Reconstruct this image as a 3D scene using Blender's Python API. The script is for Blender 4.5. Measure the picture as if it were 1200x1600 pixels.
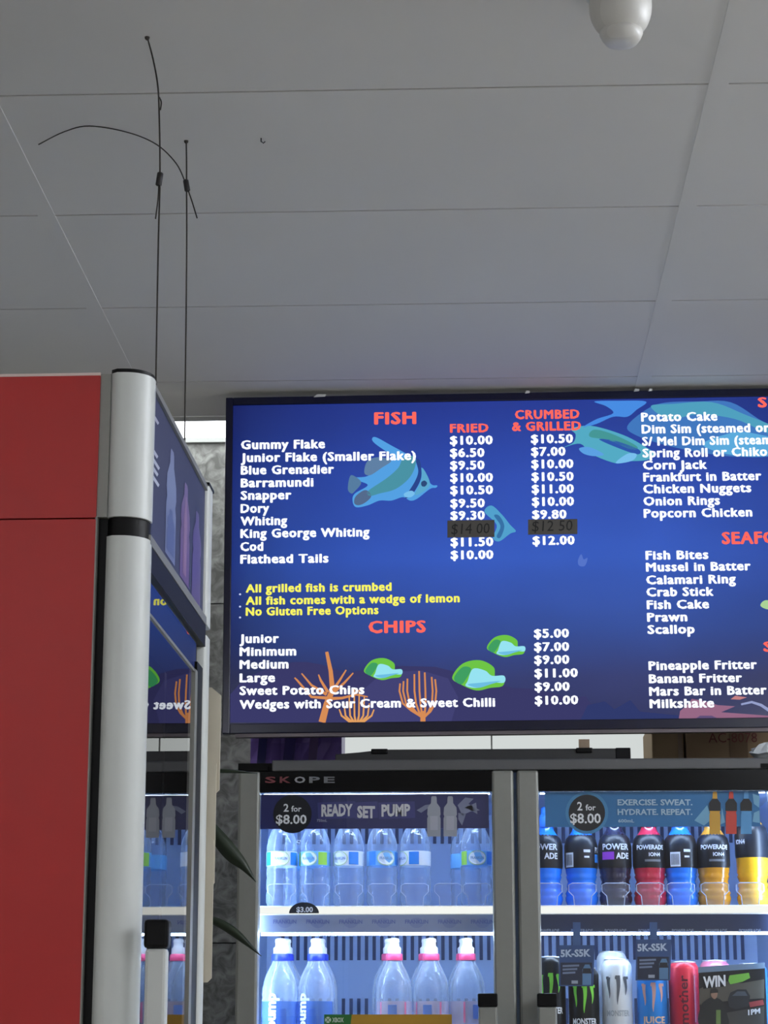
import bpy, math, random
from mathutils import Vector, Matrix
random.seed(7)
for o in list(bpy.data.objects): bpy.data.objects.remove(o)
scene = bpy.context.scene
COL = scene.collection

# ------------------------------------------------------------------ camera, world, lights, exposure
F_PX = 3420.0
CAM = Vector((0, 0, 1.5))
PITCH = math.radians(13.8); YAW = math.radians(2.28)
FWD = Vector((-math.sin(YAW)*math.cos(PITCH), math.cos(YAW)*math.cos(PITCH), math.sin(PITCH)))
RGT = Vector((math.cos(YAW), math.sin(YAW), 0))
UPV = RGT.cross(FWD)
cd = bpy.data.cameras.new('camera'); cam = bpy.data.objects.new('camera', cd); COL.objects.link(cam)
cd.sensor_fit = 'VERTICAL'; cd.sensor_height = 36.0; cd.lens = F_PX/1600*36.0
cd.clip_start = 0.05; cd.clip_end = 100
cam.location = CAM
cam.matrix_world = Matrix.Translation(CAM) @ Matrix((RGT, UPV, -FWD)).transposed().to_4x4()
scene.camera = cam
def ray(px, py): return FWD*F_PX + RGT*(px-600) + UPV*(800-py)
def at(px, py, Y):                       # point on the upright plane at distance Y
    d = ray(px, py); return CAM + d*(Y/d.y)
def atz(px, py, z):
    d = ray(px, py); return CAM + d*((z-CAM.z)/d.z)

w = bpy.data.worlds.new('daylight'); scene.world = w; w.use_nodes = True
w.node_tree.nodes['Background'].inputs[0].default_value = (0.98, 0.98, 1.0, 1)
w.node_tree.nodes['Background'].inputs[1].default_value = 0.34
vs = scene.view_settings
vs.view_transform = 'Standard'; vs.look = 'None'; vs.exposure = 0.3; vs.gamma = 1.0; vs.use_curve_mapping = False
scene.cycles.transparent_max_bounces = 24

# ------------------------------------------------------------------ materials
def lin(c):
    c = c/255.0
    return c/12.92 if c <= 0.04045 else ((c+0.055)/1.055)**2.4
def S(r, g, b): return (lin(r), lin(g), lin(b), 1)
MATS = {}
def mat(name, col=(200,200,200), rough=0.5, metal=0.0, emit=0.0, noise=0.0, nscale=40, coat=0.0, bump=0.0):
    if name in MATS: return MATS[name]
    m = bpy.data.materials.new(name); m.use_nodes = True; MATS[name] = m
    nt = m.node_tree; b = nt.nodes['Principled BSDF']
    c = S(*col)
    b.inputs['Base Color'].default_value = c
    b.inputs['Roughness'].default_value = rough
    b.inputs['Metallic'].default_value = metal
    b.inputs['Coat Weight'].default_value = coat
    if noise or bump:
        tc = nt.nodes.new('ShaderNodeTexCoord'); nz = nt.nodes.new('ShaderNodeTexNoise')
        nz.inputs['Scale'].default_value = nscale; nz.inputs['Detail'].default_value = 5
        nt.links.new(tc.outputs['Object'], nz.inputs['Vector'])
        if noise:
            mx = nt.nodes.new('ShaderNodeMix'); mx.data_type = 'RGBA'
            mx.inputs[6].default_value = (c[0]*(1-noise), c[1]*(1-noise), c[2]*(1-noise), 1)
            mx.inputs[7].default_value = (min(1,c[0]*(1+noise)), min(1,c[1]*(1+noise)), min(1,c[2]*(1+noise)), 1)
            nt.links.new(nz.outputs['Fac'], mx.inputs[0]); nt.links.new(mx.outputs[2], b.inputs['Base Color'])
        if bump:
            bp = nt.nodes.new('ShaderNodeBump'); bp.inputs['Strength'].default_value = bump; bp.inputs['Distance'].default_value = 0.002
            nt.links.new(nz.outputs['Fac'], bp.inputs['Height']); nt.links.new(bp.outputs[0], b.inputs['Normal'])
    if emit:
        b.inputs['Base Color'].default_value = (0,0,0,1); b.inputs['Roughness'].default_value = 0.6
        b.inputs['Specular IOR Level'].default_value = 0.0
        b.inputs['Emission Color'].default_value = c; b.inputs['Emission Strength'].default_value = emit
    return m
def glass_mat(name, ior=1.45, tint=(1,1,1,1), rough=0.0, haze=0.0, hazecol=(200,220,245)):
    if name in MATS: return MATS[name]
    m = bpy.data.materials.new(name); m.use_nodes = True; MATS[name] = m
    nt = m.node_tree; nt.nodes.clear(); N = nt.nodes.new; L = nt.links.new
    out = N('ShaderNodeOutputMaterial'); tr = N('ShaderNodeBsdfTransparent'); gl = N('ShaderNodeBsdfGlossy')
    tr.inputs[0].default_value = tint; gl.inputs['Roughness'].default_value = rough; gl.inputs[0].default_value = (1,1,1,1)
    fr = N('ShaderNodeFresnel'); fr.inputs[0].default_value = ior
    ge = N('ShaderNodeNewGeometry'); sub = N('ShaderNodeMath'); sub.operation = 'SUBTRACT'; sub.inputs[0].default_value = 1
    L(ge.outputs['Backfacing'], sub.inputs[1])
    mu = N('ShaderNodeMath'); mu.operation = 'MULTIPLY'; L(fr.outputs[0], mu.inputs[0]); L(sub.outputs[0], mu.inputs[1])
    mx = N('ShaderNodeMixShader'); L(mu.outputs[0], mx.inputs[0]); L(gl.outputs[0], mx.inputs[2])
    if haze:
        df = N('ShaderNodeBsdfDiffuse'); df.inputs[0].default_value = S(*hazecol)
        m2 = N('ShaderNodeMixShader'); m2.inputs[0].default_value = haze
        L(tr.outputs[0], m2.inputs[1]); L(df.outputs[0], m2.inputs[2]); L(m2.outputs[0], mx.inputs[1])
    else: L(tr.outputs[0], mx.inputs[1])
    L(mx.outputs[0], out.inputs[0])
    return m
def clear_plastic(name, tint, edge, haze):
    """thin blown plastic full of water: clear in the middle, denser and shinier towards its outline"""
    if name in MATS: return MATS[name]
    m = bpy.data.materials.new(name); m.use_nodes = True; MATS[name] = m
    nt = m.node_tree; nt.nodes.clear(); N = nt.nodes.new; L = nt.links.new
    out = N('ShaderNodeOutputMaterial'); tr = N('ShaderNodeBsdfTransparent'); gl = N('ShaderNodeBsdfGlossy'); df = N('ShaderNodeBsdfDiffuse')
    tr.inputs[0].default_value = (*tint, 1); gl.inputs['Roughness'].default_value = 0.12; df.inputs[0].default_value = (*edge, 1)
    lw = N('ShaderNodeLayerWeight'); lw.inputs[0].default_value = 0.25
    ra = N('ShaderNodeMapRange'); L(lw.outputs['Facing'], ra.inputs[0]); ra.inputs[3].default_value = haze; ra.inputs[4].default_value = 0.6
    m1 = N('ShaderNodeMixShader'); L(ra.outputs[0], m1.inputs[0]); L(tr.outputs[0], m1.inputs[1]); L(df.outputs[0], m1.inputs[2])
    rb = N('ShaderNodeMapRange'); L(lw.outputs['Fresnel'], rb.inputs[0]); rb.inputs[3].default_value = 0.03; rb.inputs[4].default_value = 0.5
    nz = N('ShaderNodeTexNoise'); nz.inputs['Scale'].default_value = 55; tc = N('ShaderNodeTexCoord'); L(tc.outputs['Object'], nz.inputs['Vector'])
    bp = N('ShaderNodeBump'); bp.inputs['Strength'].default_value = 0.5; bp.inputs['Distance'].default_value = 0.004
    L(nz.outputs['Fac'], bp.inputs['Height']); L(bp.outputs[0], gl.inputs['Normal'])
    m2 = N('ShaderNodeMixShader'); L(rb.outputs[0], m2.inputs[0]); L(m1.outputs[0], m2.inputs[1]); L(gl.outputs[0], m2.inputs[2])
    L(m2.outputs[0], out.inputs[0])
    return m

# ------------------------------------------------------------------ mesh helpers
ORG = {}
class MB:
    def __init__(s): s.v = []; s.f = []; s.sm = []
    def add(s, verts, faces, smooth=False):
        n = len(s.v); s.v += [tuple(p) for p in verts]
        for f in faces: s.f.append([i+n for i in f]); s.sm.append(smooth)
        return s
    def box(s, x0, x1, y0, y1, z0, z1):
        if x0 > x1: x0, x1 = x1, x0
        if y0 > y1: y0, y1 = y1, y0
        if z0 > z1: z0, z1 = z1, z0
        v = [(x0,y0,z0),(x1,y0,z0),(x1,y1,z0),(x0,y1,z0),(x0,y0,z1),(x1,y0,z1),(x1,y1,z1),(x0,y1,z1)]
        return s.add(v, [(0,3,2,1),(4,5,6,7),(0,1,5,4),(1,2,6,5),(2,3,7,6),(3,0,4,7)])
    def lathe(s, prof, cx, cy, cz, n=24, a0=0, a1=2*math.pi, smooth=True, cap=True):
        full = abs(a1-a0-2*math.pi) < 1e-6; k = n if full else n+1
        v = []
        for (r, z) in prof:
            for i in range(k):
                a = a0+(a1-a0)*i/n
                v.append((cx+r*math.cos(a), cy+r*math.sin(a), cz+z))
        f = []
        for j in range(len(prof)-1):
            for i in range(n):
                i2 = (i+1) % k
                f.append((j*k+i, j*k+i2, (j+1)*k+i2, (j+1)*k+i))
        s.add(v, f, smooth)
        if cap and full:
            for j, rev in ((0, True), (len(prof)-1, False)):
                if prof[j][0] > 1e-5:
                    ids = list(range(j*k, j*k+k)); 
                    s.add([v[i] for i in ids], [list(range(k))[::-1] if rev else list(range(k))])
        return s
    def tube(s, pts, r, n=8):
        pts = [Vector(p) for p in pts]; v = []; f = []
        rr = r if isinstance(r, (list, tuple)) else [r]*len(pts)
        for i, p in enumerate(pts):
            t = (pts[min(i+1, len(pts)-1)]-pts[max(i-1, 0)]).normalized()
            a = t.orthogonal() if abs(t.z) > 0.9 else t.cross(Vector((0,0,1)))
            if abs(t.z) > 0.9: a = Vector((1,0,0)) - t*t.x
            a.normalize(); b = t.cross(a)
            for k in range(n):
                g = 2*math.pi*k/n; v.append(p+(a*math.cos(g)+b*math.sin(g))*rr[i])
        for i in range(len(pts)-1):
            for k in range(n):
                k2 = (k+1) % n; f.append((i*n+k, i*n+k2, (i+1)*n+k2, (i+1)*n+k))
        f.append(list(range(n))[::-1]); f.append([(len(pts)-1)*n+k for k in range(n)])
        return s.add(v, f, True)
    def prism_z(s, poly, z0, z1, smooth=False):           # outline in x,y raised along z
        n = len(poly); v = [(x,y,z0) for x,y in poly]+[(x,y,z1) for x,y in poly]
        s.add(v, [list(range(n))[::-1], list(range(n, 2*n))])
        return s.add(v, [(i, (i+1)%n, n+(i+1)%n, n+i) for i in range(n)], smooth)
    def prism_y(s, poly, y0, y1):                          # outline in x,z with thickness along y
        n = len(poly); v = [(x,y0,z) for x,z in poly]+[(x,y1,z) for x,z in poly]
        return s.add(v, [list(range(n)), list(range(n, 2*n))[::-1]]+[(i, n+i, n+(i+1)%n, (i+1)%n) for i in range(n)])
    def build(s, name, m, parent=None, bevel=0.0, org=None):
        root = parent; o0 = Vector((0,0,0))
        if parent is not None: o0 = ORG.get(parent.name, Vector((0,0,0)))
        if org is not None: o0 = Vector(org)
        me = bpy.data.meshes.new(name)
        me.from_pydata([tuple(Vector(p)-o0) for p in s.v], [], s.f)
        me.update()
        for p, q in zip(me.polygons, s.sm): p.use_smooth = q
        me.materials.append(m)
        o = bpy.data.objects.new(name, me); COL.objects.link(o)
        if parent is not None: o.parent = parent; ORG[o.name] = o0
        elif org is not None: o.location = o0; ORG[o.name] = o0
        if bevel:
            b = o.modifiers.new('bevel', 'BEVEL'); b.width = bevel; b.segments = 2; b.limit_method = 'ANGLE'
        return o
def box(name, m, parent, x0, x1, y0, y1, z0, z1, bevel=0.0): return MB().box(x0,x1,y0,y1,z0,z1).build(name, m, parent, bevel)
def tag(o, label, cat, group=None, kind=None):
    if label: o['label'] = label
    if cat: o['category'] = cat
    if group: o['group'] = group
    if kind: o['kind'] = kind
    return o
def thing(name, loc, label, cat, group=None, rot=(0,0,0), world=True):
    o = bpy.data.objects.new(name, None); COL.objects.link(o); o.location = loc; o.rotation_euler = rot
    o.empty_display_size = 0.05
    ORG[o.name] = Vector(loc) if world else Vector((0,0,0))
    return tag(o, label, cat, group)
def copy_thing(root, loc, label=None):
    r = root.copy(); COL.objects.link(r); r.location = loc
    if label: r['label'] = label
    for ch in list(root.children):
        c = ch.copy(); COL.objects.link(c); c.parent = r
        for g in ch.children:
            d = g.copy(); COL.objects.link(d); d.parent = c
    return r

# text -> flat mesh.  place(u, v): u 0..1 along the written width, v in cap heights above the base line
TXT = {}
def text_geo(s, bold, spacing=1.0):
    key = (s, bold, spacing)
    if key in TXT: return TXT[key]
    c = bpy.data.curves.new('t', 'FONT'); c.body = s; c.size = 1; c.offset = bold; c.resolution_u = 2; c.space_character = spacing
    o = bpy.data.objects.new('t', c); COL.objects.link(o)
    dg = bpy.context.evaluated_depsgraph_get(); me = bpy.data.meshes.new_from_object(o.evaluated_get(dg))
    v = [(p.co.x, p.co.y) for p in me.vertices]; f = [list(p.vertices) for p in me.polygons]
    bpy.data.objects.remove(o); bpy.data.curves.remove(c); bpy.data.meshes.remove(me)
    TXT[key] = (v, f); return TXT[key]
CAPH = {}
def text(name, s, m, parent, place, bold=0.03, spacing=1.0, fat=0.0):
    if bold not in CAPH: CAPH[bold] = max(y for x, y in text_geo('H', bold)[0])
    v, f = text_geo(s, bold, spacing)
    x0 = min(p[0] for p in v); x1 = max(p[0] for p in v)
    x0 -= fat; x1 += fat; b = MB()
    for dx, dy in (((0,0),) if not fat else ((-fat,0),(-fat*0.6,-fat*0.5),(-fat*0.6,fat*0.5),(0,-fat*0.6),(0,fat*0.6),(fat*0.6,-fat*0.5),(fat*0.6,fat*0.5),(fat,0))):      # heavy letters: overlapping strokes
        b.add([place((x+dx-x0)/(x1-x0), (y+dy)/CAPH[bold]) for x, y in v], f)
    return b.build(name, m, parent)
def flat(p0, p1, cap):            # writing on an upright plane between two base-line points
    p0, p1 = Vector(p0), Vector(p1)
    return lambda u, v: p0.lerp(p1, u)+Vector((0,0,cap*v))
def pxh(px, py, Y, h): return at(px, py, Y).z - at(px, py+h, Y).z

# ------------------------------------------------------------------ shared materials
M_white = mat('painted_white', (205,206,203), 0.8)
M_ceil = mat('ceiling_paint', (216,214,210), 0.85, noise=0.03, nscale=3)
M_groove = mat('ceiling_groove', (58,56,54), 0.95)
M_black = mat('black_plastic', (8,8,9), 0.45)
M_gloss = mat('gloss_black', (5,5,6), 0.2)
for m_ in (M_black, M_gloss): m_.node_tree.nodes['Principled BSDF'].inputs['Specular IOR Level'].default_value = 0.18
M_alu = mat('brushed_aluminium', (138,139,134), 0.45, 0.3, noise=0.05, nscale=60)
M_silver = mat('silver_paint', (205,209,207), 0.4, 0.0, noise=0.03, nscale=30)
M_red = mat('red_steel', (172,27,24), 0.42, noise=0.06, nscale=14)
M_grey = mat('grey_plastic', (110,112,114), 0.5)
M_wire = mat('dark_steel_wire', (58,54,50), 0.5, 0.5)
M_pane = glass_mat('door_glass', 1.42)
M_mirror_pane = glass_mat('dark_door_glass', 2.0)

# ------------------------------------------------------------------ room
CEIL = CAM.z + 1.50
WALL_Y = 5.5
XL, XR, YF = -2.6, 3.6, -3.2
def struct(o): o['kind'] = 'structure'; return o
fl = struct(box('floor', mat('floor_slab', (170,166,158), 0.6, noise=0.1, nscale=6), None, XL, XR, YF, WALL_Y+0.1, -0.1, 0))
M_ftile = mat('floor_tile_grey', (214,210,200), 0.45, noise=0.05, nscale=5)
me_t = None
for i in range(10):
    for j in range(14):
        x = XL+0.31+0.62*i; y = YF+0.31+0.62*j
        if me_t is None:
            o = MB().box(-0.307,0.307,-0.307,0.307,0,0.006).build('tile', M_ftile, fl, 0.002); me_t = o.data
        else:
            o = bpy.data.objects.new('tile', me_t); COL.objects.link(o); o.parent = fl
        o.location = (x, y, 0)
struct(box('wall_left', mat('wall_plaster', (188,186,180), 0.85), None, XL-0.1, XL, YF, WALL_Y+0.1, 0, CEIL+0.75))
struct(box('wall_right', MATS['wall_plaster'], None, XR, XR+0.1, YF, WALL_Y+0.1, 0, CEIL+0.75))
# ceiling: panels hung below a slab, cover strips over the long joints
CE_END = atz(300, 650, CEIL).y
ceil = struct(box('ceiling', M_groove, None, XL, XR, YF, CE_END, CEIL+0.003, CEIL+0.10))
jr = atz(1037, 470, CEIL).x; jl = atz(148, 484, CEIL).x
PW = jr-jl; rows_y = [atz(600, y, CEIL).y for y in (140, 330, 477, 593)]
PD = (rows_y[3]-rows_y[0])/3
pan = None
xs = [jl+PW*k for k in range(-3, 5)]
ys = [rows_y[0]+PD*k for k in range(-13, 4)]
for i, xj in enumerate(xs[:-1]):
    for j, yj in enumerate(ys):
        x0, x1 = xj+0.001, xj+PW-0.001
        y0, y1 = yj+0.0025, yj+PD-0.0025
        if x1 < XL or x0 > XR or y1 < YF: continue
        std = x0 >= XL and x1 <= XR and y0 >= YF and y1 <= CE_END
        if std and pan is not None:
            o = bpy.data.objects.new('panel', pan); COL.objects.link(o); o.parent = ceil
        else:
            X0, X1, Y0, Y1 = max(x0,XL), min(x1,XR), max(y0,YF), min(y1,CE_END)
            o = MB().box(X0-x0,X1-x0,Y0-y0,Y1-y0,0,0.003).build('panel', M_ceil, ceil)
            if std: pan = o.data
        o.location = (x0, y0, CEIL)
for xj in xs:
    if XL+0.05 < xj < XR-0.05:
        b = MB(); b.prism_y([(xj-0.0165,CEIL+0.001),(xj-0.016,CEIL-0.0008),(xj+0.016,CEIL-0.0008),(xj+0.0165,CEIL+0.001)], YF, CE_END)
        b.build('cover_strip', M_ceil, ceil)
# bulkhead where the low ceiling ends and the taller light well behind it
struct(box('trim_1', M_white, None, XL, XR, CE_END, CE_END+0.04, CEIL-0.002, CEIL+0.75))
struct(box('trim_2', M_white, None, XL, XR, CE_END, WALL_Y+0.1, CEIL+0.75, CEIL+0.80))
# back wall: marbled grey tiles up to the clerestory window
M_mw = bpy.data.materials.new('marbled_tile'); M_mw.use_nodes = True
nt = M_mw.node_tree; b_ = nt.nodes['Principled BSDF']; tc = nt.nodes.new('ShaderNodeTexCoord'); nz = nt.nodes.new('ShaderNodeTexNoise')
nz.inputs['Scale'].default_value = 26; nz.inputs['Detail'].default_value = 6; nz.inputs['Distortion'].default_value = 1.4
cr = nt.nodes.new('ShaderNodeValToRGB'); cr.color_ramp.elements[0].position = 0.35; cr.color_ramp.elements[1].position = 0.68
cr.color_ramp.elements[0].color = S(106,105,102); cr.color_ramp.elements[1].color = S(172,172,168)
nt.links.new(tc.outputs['Object'], nz.inputs['Vector']); nt.links.new(nz.outputs['Fac'], cr.inputs[0]); nt.links.new(cr.outputs[0], b_.inputs['Base Color'])
b_.inputs['Roughness'].default_value = 0.5
WTOP = at(310, 694, WALL_Y).z
wb = struct(box('wall_back', mat('grout', (70,70,68), 0.9), None, XL, XR, WALL_Y, WALL_Y+0.1, 0, CEIL+0.75))
jz = at(360, 1204, WALL_Y).z; TH = (WTOP-jz)/2
tile_me = {}
zz = [jz+TH*k for k in range(-6, 2)]
TWD = 0.62
for k, z0 in enumerate(zz):
    z1 = z0+TH
    if z1 < 0.02: continue
    za = max(z0, 0)
    for i in range(10):
        x0 = XL+i*TWD
        key = round(z1-za, 4)
        if key not in tile_me:
            o = MB().box(0.0015,TWD-0.0015,0,0.008,0.0015,z1-za-0.0015).build('wall_tile', M_mw, wb); tile_me[key] = o.data
        else:
            o = bpy.data.objects.new('wall_tile', tile_me[key]); COL.objects.link(o); o.parent = wb
        o.location = (x0, WALL_Y-0.008, za)
win = thing('window_1', ((XL+0.5)/2, WALL_Y, WTOP), None, None); win['kind'] = 'structure'
box('glowing_pane', mat('daylit_frosted_glass', (245,250,255), emit=6.0), win, -2.2, 1.0, WALL_Y-0.006, WALL_Y-0.001, WTOP+0.012, CEIL+0.72)
wf = MB()
wf.box(-2.23,1.03,WALL_Y-0.02,WALL_Y,WTOP,WTOP+0.012); wf.box(-2.23,1.03,WALL_Y-0.02,WALL_Y,CEIL+0.72,CEIL+0.745)
wf.box(-2.23,-2.2,WALL_Y-0.02,WALL_Y,WTOP,CEIL+0.745); wf.box(1.0,1.03,WALL_Y-0.02,WALL_Y,WTOP,CEIL+0.745)
wf.build('pane_frame', M_white, win)
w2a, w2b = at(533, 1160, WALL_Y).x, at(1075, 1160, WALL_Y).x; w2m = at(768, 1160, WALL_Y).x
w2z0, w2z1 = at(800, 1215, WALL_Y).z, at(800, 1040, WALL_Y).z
glow_pnl = thing('glow_panel', ((w2a+w2b)/2, WALL_Y, w2z0), None, None); glow_pnl['kind'] = 'structure'  # added glowing panel, stands in for the white strip below the screen
M_fr2 = mat('soft_panel_glow', (236,242,240), emit=0.62)
for a_, b2_ in ((w2a, w2m-0.002), (w2m+0.002, w2b)): box('glowing_pane', M_fr2, glow_pnl, a_, b2_, WALL_Y-0.016, WALL_Y-0.010, w2z0, w2z1)
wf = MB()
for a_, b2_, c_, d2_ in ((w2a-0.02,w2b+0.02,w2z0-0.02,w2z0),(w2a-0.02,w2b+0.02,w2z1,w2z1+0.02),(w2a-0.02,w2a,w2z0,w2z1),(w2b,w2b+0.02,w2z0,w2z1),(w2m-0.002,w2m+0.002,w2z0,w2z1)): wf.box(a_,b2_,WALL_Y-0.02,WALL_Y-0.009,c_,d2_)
wf.build('pane_frame', M_white, glow_pnl)
# specks and a small hook on the ceiling
hk = atz(408, 216, CEIL)
b = MB(); b.tube([hk+Vector((0,0,0)), hk+Vector((0,0,-0.006)), hk+Vector((0.004,0,-0.009)), hk+Vector((0.007,0,-0.006))], 0.0012, 6)
tag(b.build('ceiling_hook', M_wire, None, org=hk), 'tiny dark hook screwed into the plain ceiling panel', 'hook')

# ------------------------------------------------------------------ frosted ceiling lamp
lp = at(971, 68, 2.92); dz = CEIL-lp.z; R0 = 0.0455
lamp = thing('ceiling_lamp', (lp.x, 2.92, CEIL), 'unlit frosted glass bowl lamp fixed to the ceiling', 'lamp')
M_frost = mat('frosted_glass', (206,204,198), 0.5, coat=0.1, noise=0.05, nscale=20)
MATS['frosted_glass'].node_tree.nodes['Principled BSDF'].inputs['Transmission Weight'].default_value = 0.1
MB().lathe([(0.052,0),(0.054,-0.006),(0.050,-0.014),(0.044,-0.016)], lp.x, 2.92, CEIL, 32).build('mounting_plate', M_silver, lamp)
prof = [(0.043,-0.012),(R0,-0.025)]
for k in range(8):
    a = k/7*0.98; prof.append((R0*math.cos(a)**0.75, -(0.35*dz)-(dz*0.45)*math.sin(a)/math.sin(0.98)))
MB().lathe(prof, lp.x, 2.92, CEIL, 32, cap=False).build('bowl', M_frost, lamp)
r_ = prof[-1][0]; zb = prof[-1][1]
MB().lathe([(r_+0.001,zb+0.001),(r_+0.002,zb-0.003),(r_-0.001,zb-0.010),(r_*0.8,-dz+0.001),(r_*0.4,-dz-0.001),(0.0,-dz-0.0015)], lp.x, 2.92, CEIL, 32).build('lower_cap', M_frost, lamp)

# ------------------------------------------------------------------ red fridge, seen along its glass front
RY1 = 2.58
RD = math.atan((777-740)/3520*1.0)
c0 = at(230, 800, RY1); RX = c0.x
k_ = ray(329, 1000); kk = k_.x/k_.y
Yfar = (RX-math.tan(RD)*RY1)/(kk-math.tan(RD)); RW = (Yfar-RY1)/math.cos(RD)
def zn(py): return at(200, py, RY1).z
RT = zn(581); ZB0 = zn(806); ZB1 = zn(836)
rf = thing('display_fridge', (RX, RY1, 0), 'tall red sided display fridge with rounded silver pillars and dark glass door', 'fridge', rot=(0,0,-RD), world=False)
TC = 0.050; GAP = 0.063; DEP = 0.74
b = MB(); b.box(-DEP,-GAP,0.03,RW-0.03,0.02,0.12); b.box(-DEP,-GAP,0.03,RW-0.03,RT-0.03,RT); b.box(-DEP,-DEP+0.03,0.03,RW-0.03,0.12,RT-0.03)
b.box(-DEP,-GAP,RW-0.03,RW,0.02,RT)
b.build('cabinet', mat('fridge_dark_liner', (52,54,60), 0.5), rf)
zs = zn(809)
box('side_panel', M_red, rf, -DEP, -GAP, 0.0, 0.03, 0.02, zs-0.001)
box('side_panel', M_red, rf, -DEP, -GAP, 0.0, 0.03, zs+0.001, RT-0.004)
box('top_trim', mat('pale_trim', (225,205,200), 0.5), rf, -DEP, -GAP, 0.001, 0.03, RT-0.004, RT)
box('corner_strip', M_alu, rf, -GAP, -TC, 0.004, 0.03, ZB0, RT-0.001)
box('gasket_strip', M_black, rf, -GAP, -TC, 0.012, 0.04, 0.12, ZB0)
box('edge_strip', M_alu, rf, -GAP-0.001, -GAP+0.0018, 0.0005, 0.02, 0.05, ZB0)
def pillar(y0, y1, near):
    r = 0.034; pts = []
    if near:
        pts = [(-TC,y0+0.006),(-TC+0.008,y0)]
        for k in range(9): a = -math.pi/2+k/8*math.pi/2; pts.append((-r+r*math.cos(a), y0+r+r*math.sin(a)))
        pts += [(0,y1),(-TC,y1)]
    else:
        pts = [(-TC,y0),(-0.004,y0),(0,y0+0.004)]
        for k in range(5): a = k/4*math.pi/2; pts.append((-0.008+0.008*math.cos(a), y1-0.008+0.008*math.sin(a)))
        pts += [(-TC,y1)]
    return pts
NP = 0.042
MB().prism_z(pillar(0, NP, True), ZB0, RT, True).build('header_pillar', M_silver, rf)
MB().prism_z(pillar(0, NP, True), 0.12, ZB1, True).build('door_pillar', M_silver, rf)
MB().prism_z([(x*0.93-0.002, y+0.004) for x, y in pillar(0, NP, True)], ZB1, ZB0, True).build('pillar_joint', M_black, rf)
MB().prism_z([(x*0.98-0.001, y+0.001) for x, y in pillar(0, NP, True)], RT, RT+0.005, True).build('pillar_cap', M_black, rf)
FPW = 0.05
zhb = zn(836)+0.002
MB().prism_z(pillar(RW-FPW, RW, False), zhb-0.004, RT, True).build('header_pillar', M_silver, rf)
MB().prism_z(pillar(RW-FPW, RW, False), 0.12, zhb-0.02, True).build('door_pillar', M_silver, rf)
box('pillar_cap', M_black, rf, -0.03, 0.001, RW-FPW-0.004, RW+0.001, RT, RT+0.004)
# header with its picture
M_navyp = mat('header_print', (48,54,90), 0.55)
hd = box('header_sign', M_navyp, rf, -0.05, -0.006, NP, RW-FPW, ZB1+0.0, RT-0.004)
box('header_edge', M_alu, rf, -0.02, -0.002, NP, RW-FPW, RT-0.008, RT)
box('header_lower_bar', M_black, rf, -0.03, -0.001, NP-0.01, RW-FPW, ZB1-0.036, ZB1-0.004)
box('header_lower_edge', M_alu, rf, -0.02, 0.0, NP-0.01, RW-FPW, ZB1-0.004, ZB1+0.008)
def hpoly(name, pts, col, x=-0.0055):       # shapes printed on the header: (fraction along, fraction up)
    H0, H1 = ZB1+0.01, RT-0.012; L0, L1 = NP, RW-FPW
    b = MB(); b.add([(x, L0+(L1-L0)*u, H0+(H1-H0)*v) for u, v in pts], [list(range(len(pts)))])
    return b.build(name, mat('print_%d_%d_%d' % col, col, 0.3), hd)
def bottle_outline(cu, w, v0, v1):
    prof = [(0.5,0),(0.5,0.45),(0.42,0.52),(0.5,0.6),(0.46,0.72),(0.2,0.86),(0.18,0.97),(0.12,1.0)]
    return [(cu+w*r, v0+(v1-v0)*z) for r, z in prof]+[(cu-w*r, v0+(v1-v0)*z) for r, z in reversed(prof)]
hpoly('bottle_print', bottle_outline(0.36, 0.17, 0.06, 0.86), (120,128,160))
hpoly('bottle_print', bottle_outline(0.36, 0.13, 0.10, 0.42), (84,96,140), -0.0052)
hpoly('bottle_print', bottle_outline(0.62, 0.17, 0.05, 0.80), (112,80,124))
hpoly('bottle_print', bottle_outline(0.62, 0.06, 0.10, 0.70), (150,112,140), -0.0052)
hpoly('bottle_print', bottle_outline(0.85, 0.17, 0.03, 0.74), (86,64,120))
for k, (v, wd) in enumerate(((0.86,0.05),(0.62,0.05),(0.56,0.08),(0.5,0.06),(0.44,0.08))):
    hpoly('lettering_stroke', [(0.01,v-0.018),(0.06+wd,v-0.012),(0.08+wd,v+0.02),(0.02,v+0.016)], (196,200,212))
# door: glass over a black frame
GT = ZB1-0.038
dr = MB(); dr.box(-0.05,-0.012,NP,RW-FPW-0.01,GT-0.045,GT); dr.box(-0.05,-0.012,NP,NP+0.02,0.12,GT-0.045)
dr.box(-0.05,-0.012,RW-FPW-0.045,RW-FPW-0.01,0.12,GT-0.045); dr.box(-0.05,-0.012,NP,RW-FPW-0.01,0.12,0.2)
door = dr.build('door', M_black, rf)
box('glass', M_mirror_pane, door, -0.012, -0.006, NP, RW-FPW-0.061, 0.13, GT)
fr2 = MB(); fr2.box(-0.008,-0.004,NP,RW-FPW-0.06,GT-0.049,GT-0.045); fr2.box(-0.012,-0.003,RW-FPW-0.084,RW-FPW-0.060,0.13,GT-0.045)
fr2.build('inner_trim', M_alu, door)
box('gasket', M_black, door, -0.012, -0.004, RW-FPW-0.060, RW-FPW-0.0, 0.13, GT-0.03)
zh = zn(1437)
hnd = MB(); hnd.box(0.012,0.037,-0.006,0.016,zh-0.75,zh-0.033); hnd.box(-0.012,0.014,0.0,0.014,zh-0.20,zh-0.17); hnd.box(-0.012,0.014,0.0,0.014,zh-0.68,zh-0.65); hh = hnd.build('handle', M_silver, door, 0.004)
box('handle_cap', M_black, hh, 0.010, 0.039, -0.008, 0.018, zh-0.033, zh, 0.004)
for z in (0.5, 0.85, 1.2, 1.55, 1.85):
    box('shelf', mat('shelf_white', (215,220,225), 0.5), rf, -DEP+0.05, -0.11, 0.04, RW-0.04, z, z+0.012)
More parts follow.
